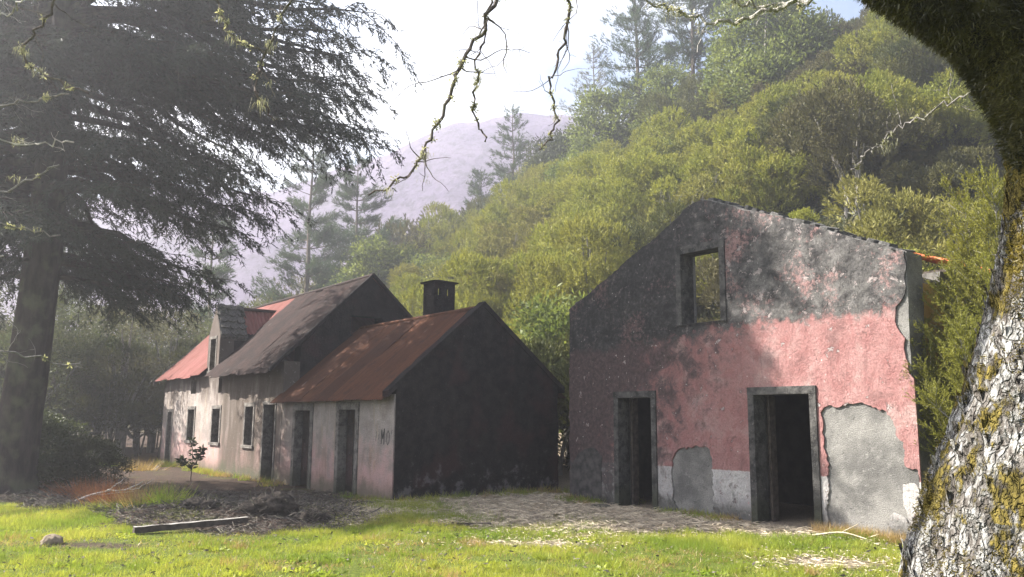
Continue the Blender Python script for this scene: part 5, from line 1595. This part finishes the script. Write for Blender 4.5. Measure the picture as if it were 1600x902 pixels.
tag(wacc.obj('weeds', [MAT['grass'], MAT['dead_grass']]), 'green and dry weeds growing along the feet of the walls', 'weeds', None, 'stuff')
def tussock(x, y, n, L, mat, label, spread=.15):
    a = Acc()
    P = np.stack([r.normal(0, spread, n), r.normal(0, spread, n), np.zeros(n)], 1)
    blades(a, P, P * [2.2, 2.2, 0] + r.normal(0, .28, (n, 3)) * [1, 1, .2] + [0, 0, 1], r.uniform(.4, 1.1, n) * L, .009, r)
    o = a.obj('grass_tussock', [MAT[mat]])
    o.location = (x, y, float(height(x, y)))
    tag(o, label, 'grass tussock')
tussock(-8.3, 17.6, 500, .55, 'red_grass', 'russet grass tussock at the foot of the bramble bushes', .3)
tussock(-7.6, 16.2, 460, .45, 'red_grass', 'russet grass tussock beside the pale dead branch', .2)
tussock(-9.2, 18.6, 450, .5, 'red_grass', 'russet grass tussock furthest left under the brambles', .3)
tussock(-6.5, 15.1, 420, .5, 'dead_grass', 'straw coloured grass tussock on the near side of the soil heap', .22)
tussock(-5.9, 14.7, 300, .42, 'grass', 'green grass tussock in the soil heap', .15)
tussock(-11.6, 26.6, 400, .5, 'dead_grass', 'yellowish grass tussock at the foot of the pale cottage wall', .25)
tussock(-13.6, 28.4, 300, .6, 'grass', 'green grass tussock beside the far cottage doorway', .2)

def lump(name, x, y, sx, sy, sz, mat, label, cat, seed, z=None, n=56, amp=.3, extra=0):
    a = Acc()
    u = np.linspace(0, 2 * np.pi, n, endpoint=False); v = np.linspace(-np.pi / 2, np.pi / 2, n // 2)
    U, W = np.meshgrid(u, v)
    d = np.stack([np.cos(W) * np.cos(U), np.cos(W) * np.sin(U), np.sin(W)], -1)
    rr = 1 + amp * 2 * (fbm(d * 1.5 + seed * 7.3, 4) - .5) + (amp if mat == 'clod' else .12) * (fbm(d * 7 + seed, 4) - .5)
    P = d * rr[..., None] * [sx, sy, sz]
    m_ = n
    i = np.arange(len(v) - 1)[:, None] * m_ + np.arange(m_)[None]
    j = np.arange(len(v) - 1)[:, None] * m_ + (np.arange(m_)[None] + 1) % m_
    a.add(P.reshape(-1, 3), np.stack([i, j, j + m_, i + m_], -1).reshape(-1, 4))
    o = a.obj(name, MAT[mat], None, True)
    o.location = (x, y, float(height(x, y)) + sz * .25 if z is None else z)
    tag(o, label, cat)
    if mat == 'clod':
        rl = np.random.default_rng(seed + 400)
        w = Acc()
        for _ in range(34):
            p0 = rand_dirs(1, rl)[0] * [sx, sy, sz] * .85
            p0[2] = abs(p0[2])
            q_ = crooked(p0, p0 * [1, 1, 1.6] + rl.normal(0, .2, 3), rl.uniform(.08, .34), 5, rl, .45)
            tube(w, q_, np.linspace(.009, .003, 6), 4)
        tag(w.obj('roots', MAT['dead_twig'], o), kind='stuff')
    return o
MAT['boulder'] = mat_simple('field_stone', (0.085, 0.066, 0.048), (0.20, 0.16, 0.115), 9, .9, .02)
MAT['clod'] = mat_simple('dark_root_clod', (0.018, 0.015, 0.012), (0.06, 0.048, 0.04), 14, .97, .05)
lump('field_stone', -6.07, 11.4, .14, .11, .105, 'boulder', 'brown rounded stone lying in the lawn at far left', 'stone', 1)
cl = lump('root_clod', -3.95, 14.25, .46, .35, .24, 'clod', 'largest dark root clod to the right of the plank', 'clod', 2, amp=.55)
lump('root_clod', -3.2, 13.9, .22, .2, .14, 'clod', 'small dark clod right of the largest root clod', 'clod', 3, amp=.5)
lump('root_clod', -6.0, 15.8, .34, .3, .2, 'clod', 'dark clod on the back of the soil heap below the sapling', 'clod', 4, amp=.5)
lump('root_clod', -5.2, 14.3, .26, .24, .13, 'clod', 'flat dark clod in the middle of the soil heap', 'clod', 5, amp=.5)
lump('root_clod', -7.0, 16.6, .3, .22, .17, 'clod', 'dark clod at the left behind the pale dead branch', 'clod', 6, amp=.5)
lump('field_stone', 1.74, 16.5, .20, .12, .05, 'stone_pale', 'flat pale stone on the straw before the left doorway', 'stone', 7)
# plank
pk = Acc()
pd = np.array([1.26, 1.0]); pd /= np.linalg.norm(pd); pn = np.array([-pd[1], pd[0]])
n = 14
ts = np.linspace(0, 1.66, n)
rows = []
rp = np.random.default_rng(4)
for t_ in ts:
    c_ = np.array([-5.38, 12.28]) + pd * t_
    z0 = 0.0 + 0.02 * t_
    e = rp.normal(0, .004, 4)
    rows += [(*(c_ - pn * .045), z0 + e[0]), (*(c_ + pn * .055), z0 + e[1]), (*(c_ + pn * .055), z0 + .082 + e[2]), (*(c_ - pn * .045), z0 + .078 + e[3])]
q = []
for i_ in range(n - 1):
    for j_ in range(4):
        q.append([i_ * 4 + j_, i_ * 4 + (j_ + 1) % 4, i_ * 4 + 4 + (j_ + 1) % 4, i_ * 4 + 4 + j_])
q += [[0, 3, 2, 1], [n * 4 - 4, n * 4 - 3, n * 4 - 2, n * 4 - 1]]
pk.add(rows, q)
o = pk.obj('plank', MAT['old_wood'])
tag(o, 'weathered grey timber beam lying on the grass before the soil heap', 'plank')
top_ = Acc(); top_.add([rows[k * 4 + 2] for k in range(n)] + [rows[k * 4 + 3] for k in range(n)], [[k, k + 1, n + k + 1, n + k] for k in range(n - 1)])
top_.v[0][:, 2] += .004
top_.obj('pale_top', MAT['grey_wood'], o)  # separate paler face laid on the beam's top
# dark flat board by the straw
o = box('board', (-.28, .28, -.06, .06, 0, .05), MAT['old_wood'], None, .008)
o.location = (-.58, 13.5, float(height(-.58, 13.5))); o.rotation_euler = (0, 0, .15)
tag(o, 'dark flat board lying where straw meets the lawn', 'board')
# dead branch
w = Acc()
for path, r0 in (([(-.5, 0, .02), (-.2, .05, .14), (.1, 0, .22), (.45, .1, .25), (.75, .12, .40)], .028), ([(-.2, .05, .14), (.1, .25, .16), (.5, .3, .2)], .018), ([(.1, 0, .22), (.3, -.1, .33), (.5, -.12, .5)], .014), ([(.45, .1, .25), (.7, 0, .28), (1.0, .05, .45)], .012)):
    pts = bez(path, 12) + r.normal(0, .008, (12, 3)); tube(w, pts, np.linspace(r0, r0 * .3, 12), 6)
o = w.obj('dead_branch', MAT['twig_white'], None, True)
o.location = (-8.0, 16.7, float(height(-8.0, 16.7)))
tag(o, 'pale bleached dead branch lying by the russet grass', 'branch')
w = Acc()
for path, r0 in (([(-.4, 0, .03), (0, .04, .10), (.35, 0, .04)], .018), ([(0, .04, .1), (.2, .2, .22)], .01)):
    tube(w, bez(path, 8), np.linspace(r0, r0 * .4, 8), 5)
o = w.obj('dead_branch', MAT['straw'], None, True); o.location = (4.75, 12.35, float(height(4.75, 12.35))); o.rotation_euler = (0, 0, -.6)
tag(o, 'broken pale stick in dead grass below the large peeled patch', 'branch')
# sapling
S_ = empty('sapling', (-8.38, 22.3, float(height(-8.38, 22.3))), 0, 'small dark leafy sapling standing before the pale cottage', 'sapling')
w, a = Acc(), Acc()
for path in ([(0, 0, 0), (.02, 0, .5), (-.02, 0, 1.05)], [(.01, 0, .35), (.18, .05, .62), (.24, .05, .85)], [(.01, 0, .3), (-.2, -.05, .48), (-.3, 0, .55)]):
    pts = bez(path, 10); tube(w, pts, np.linspace(.014, .005, 10), 5)
    for p in pts[3:]:
        m_ = 9
        blades(a, np.tile(p, (m_, 1)), rand_dirs(m_, r) * [1, 1, .5] + [0, 0, .15], r.uniform(.10, .2, m_), .06, r, 0, True)
w.obj('stem', MAT['bark'], S_); a.obj('leaves', [MAT['bramble']], S_)

# ------------------------------------------------------------------ haze in the air
hz = Acc()
box_np(hz, -345, 345, -60, 246, -4.0, 88)
m = M('valley_haze')
v = m.n('VolumePrincipled', {'Color': (0.92, 0.92, 1.0), 'Density': 0.0028, 'Anisotropy': 0.66})
m.t.links.new(v.outputs[0], m.out.inputs['Volume'])
hz_o = hz.obj('haze', m.mat)
tag(hz_o, kind='stuff')
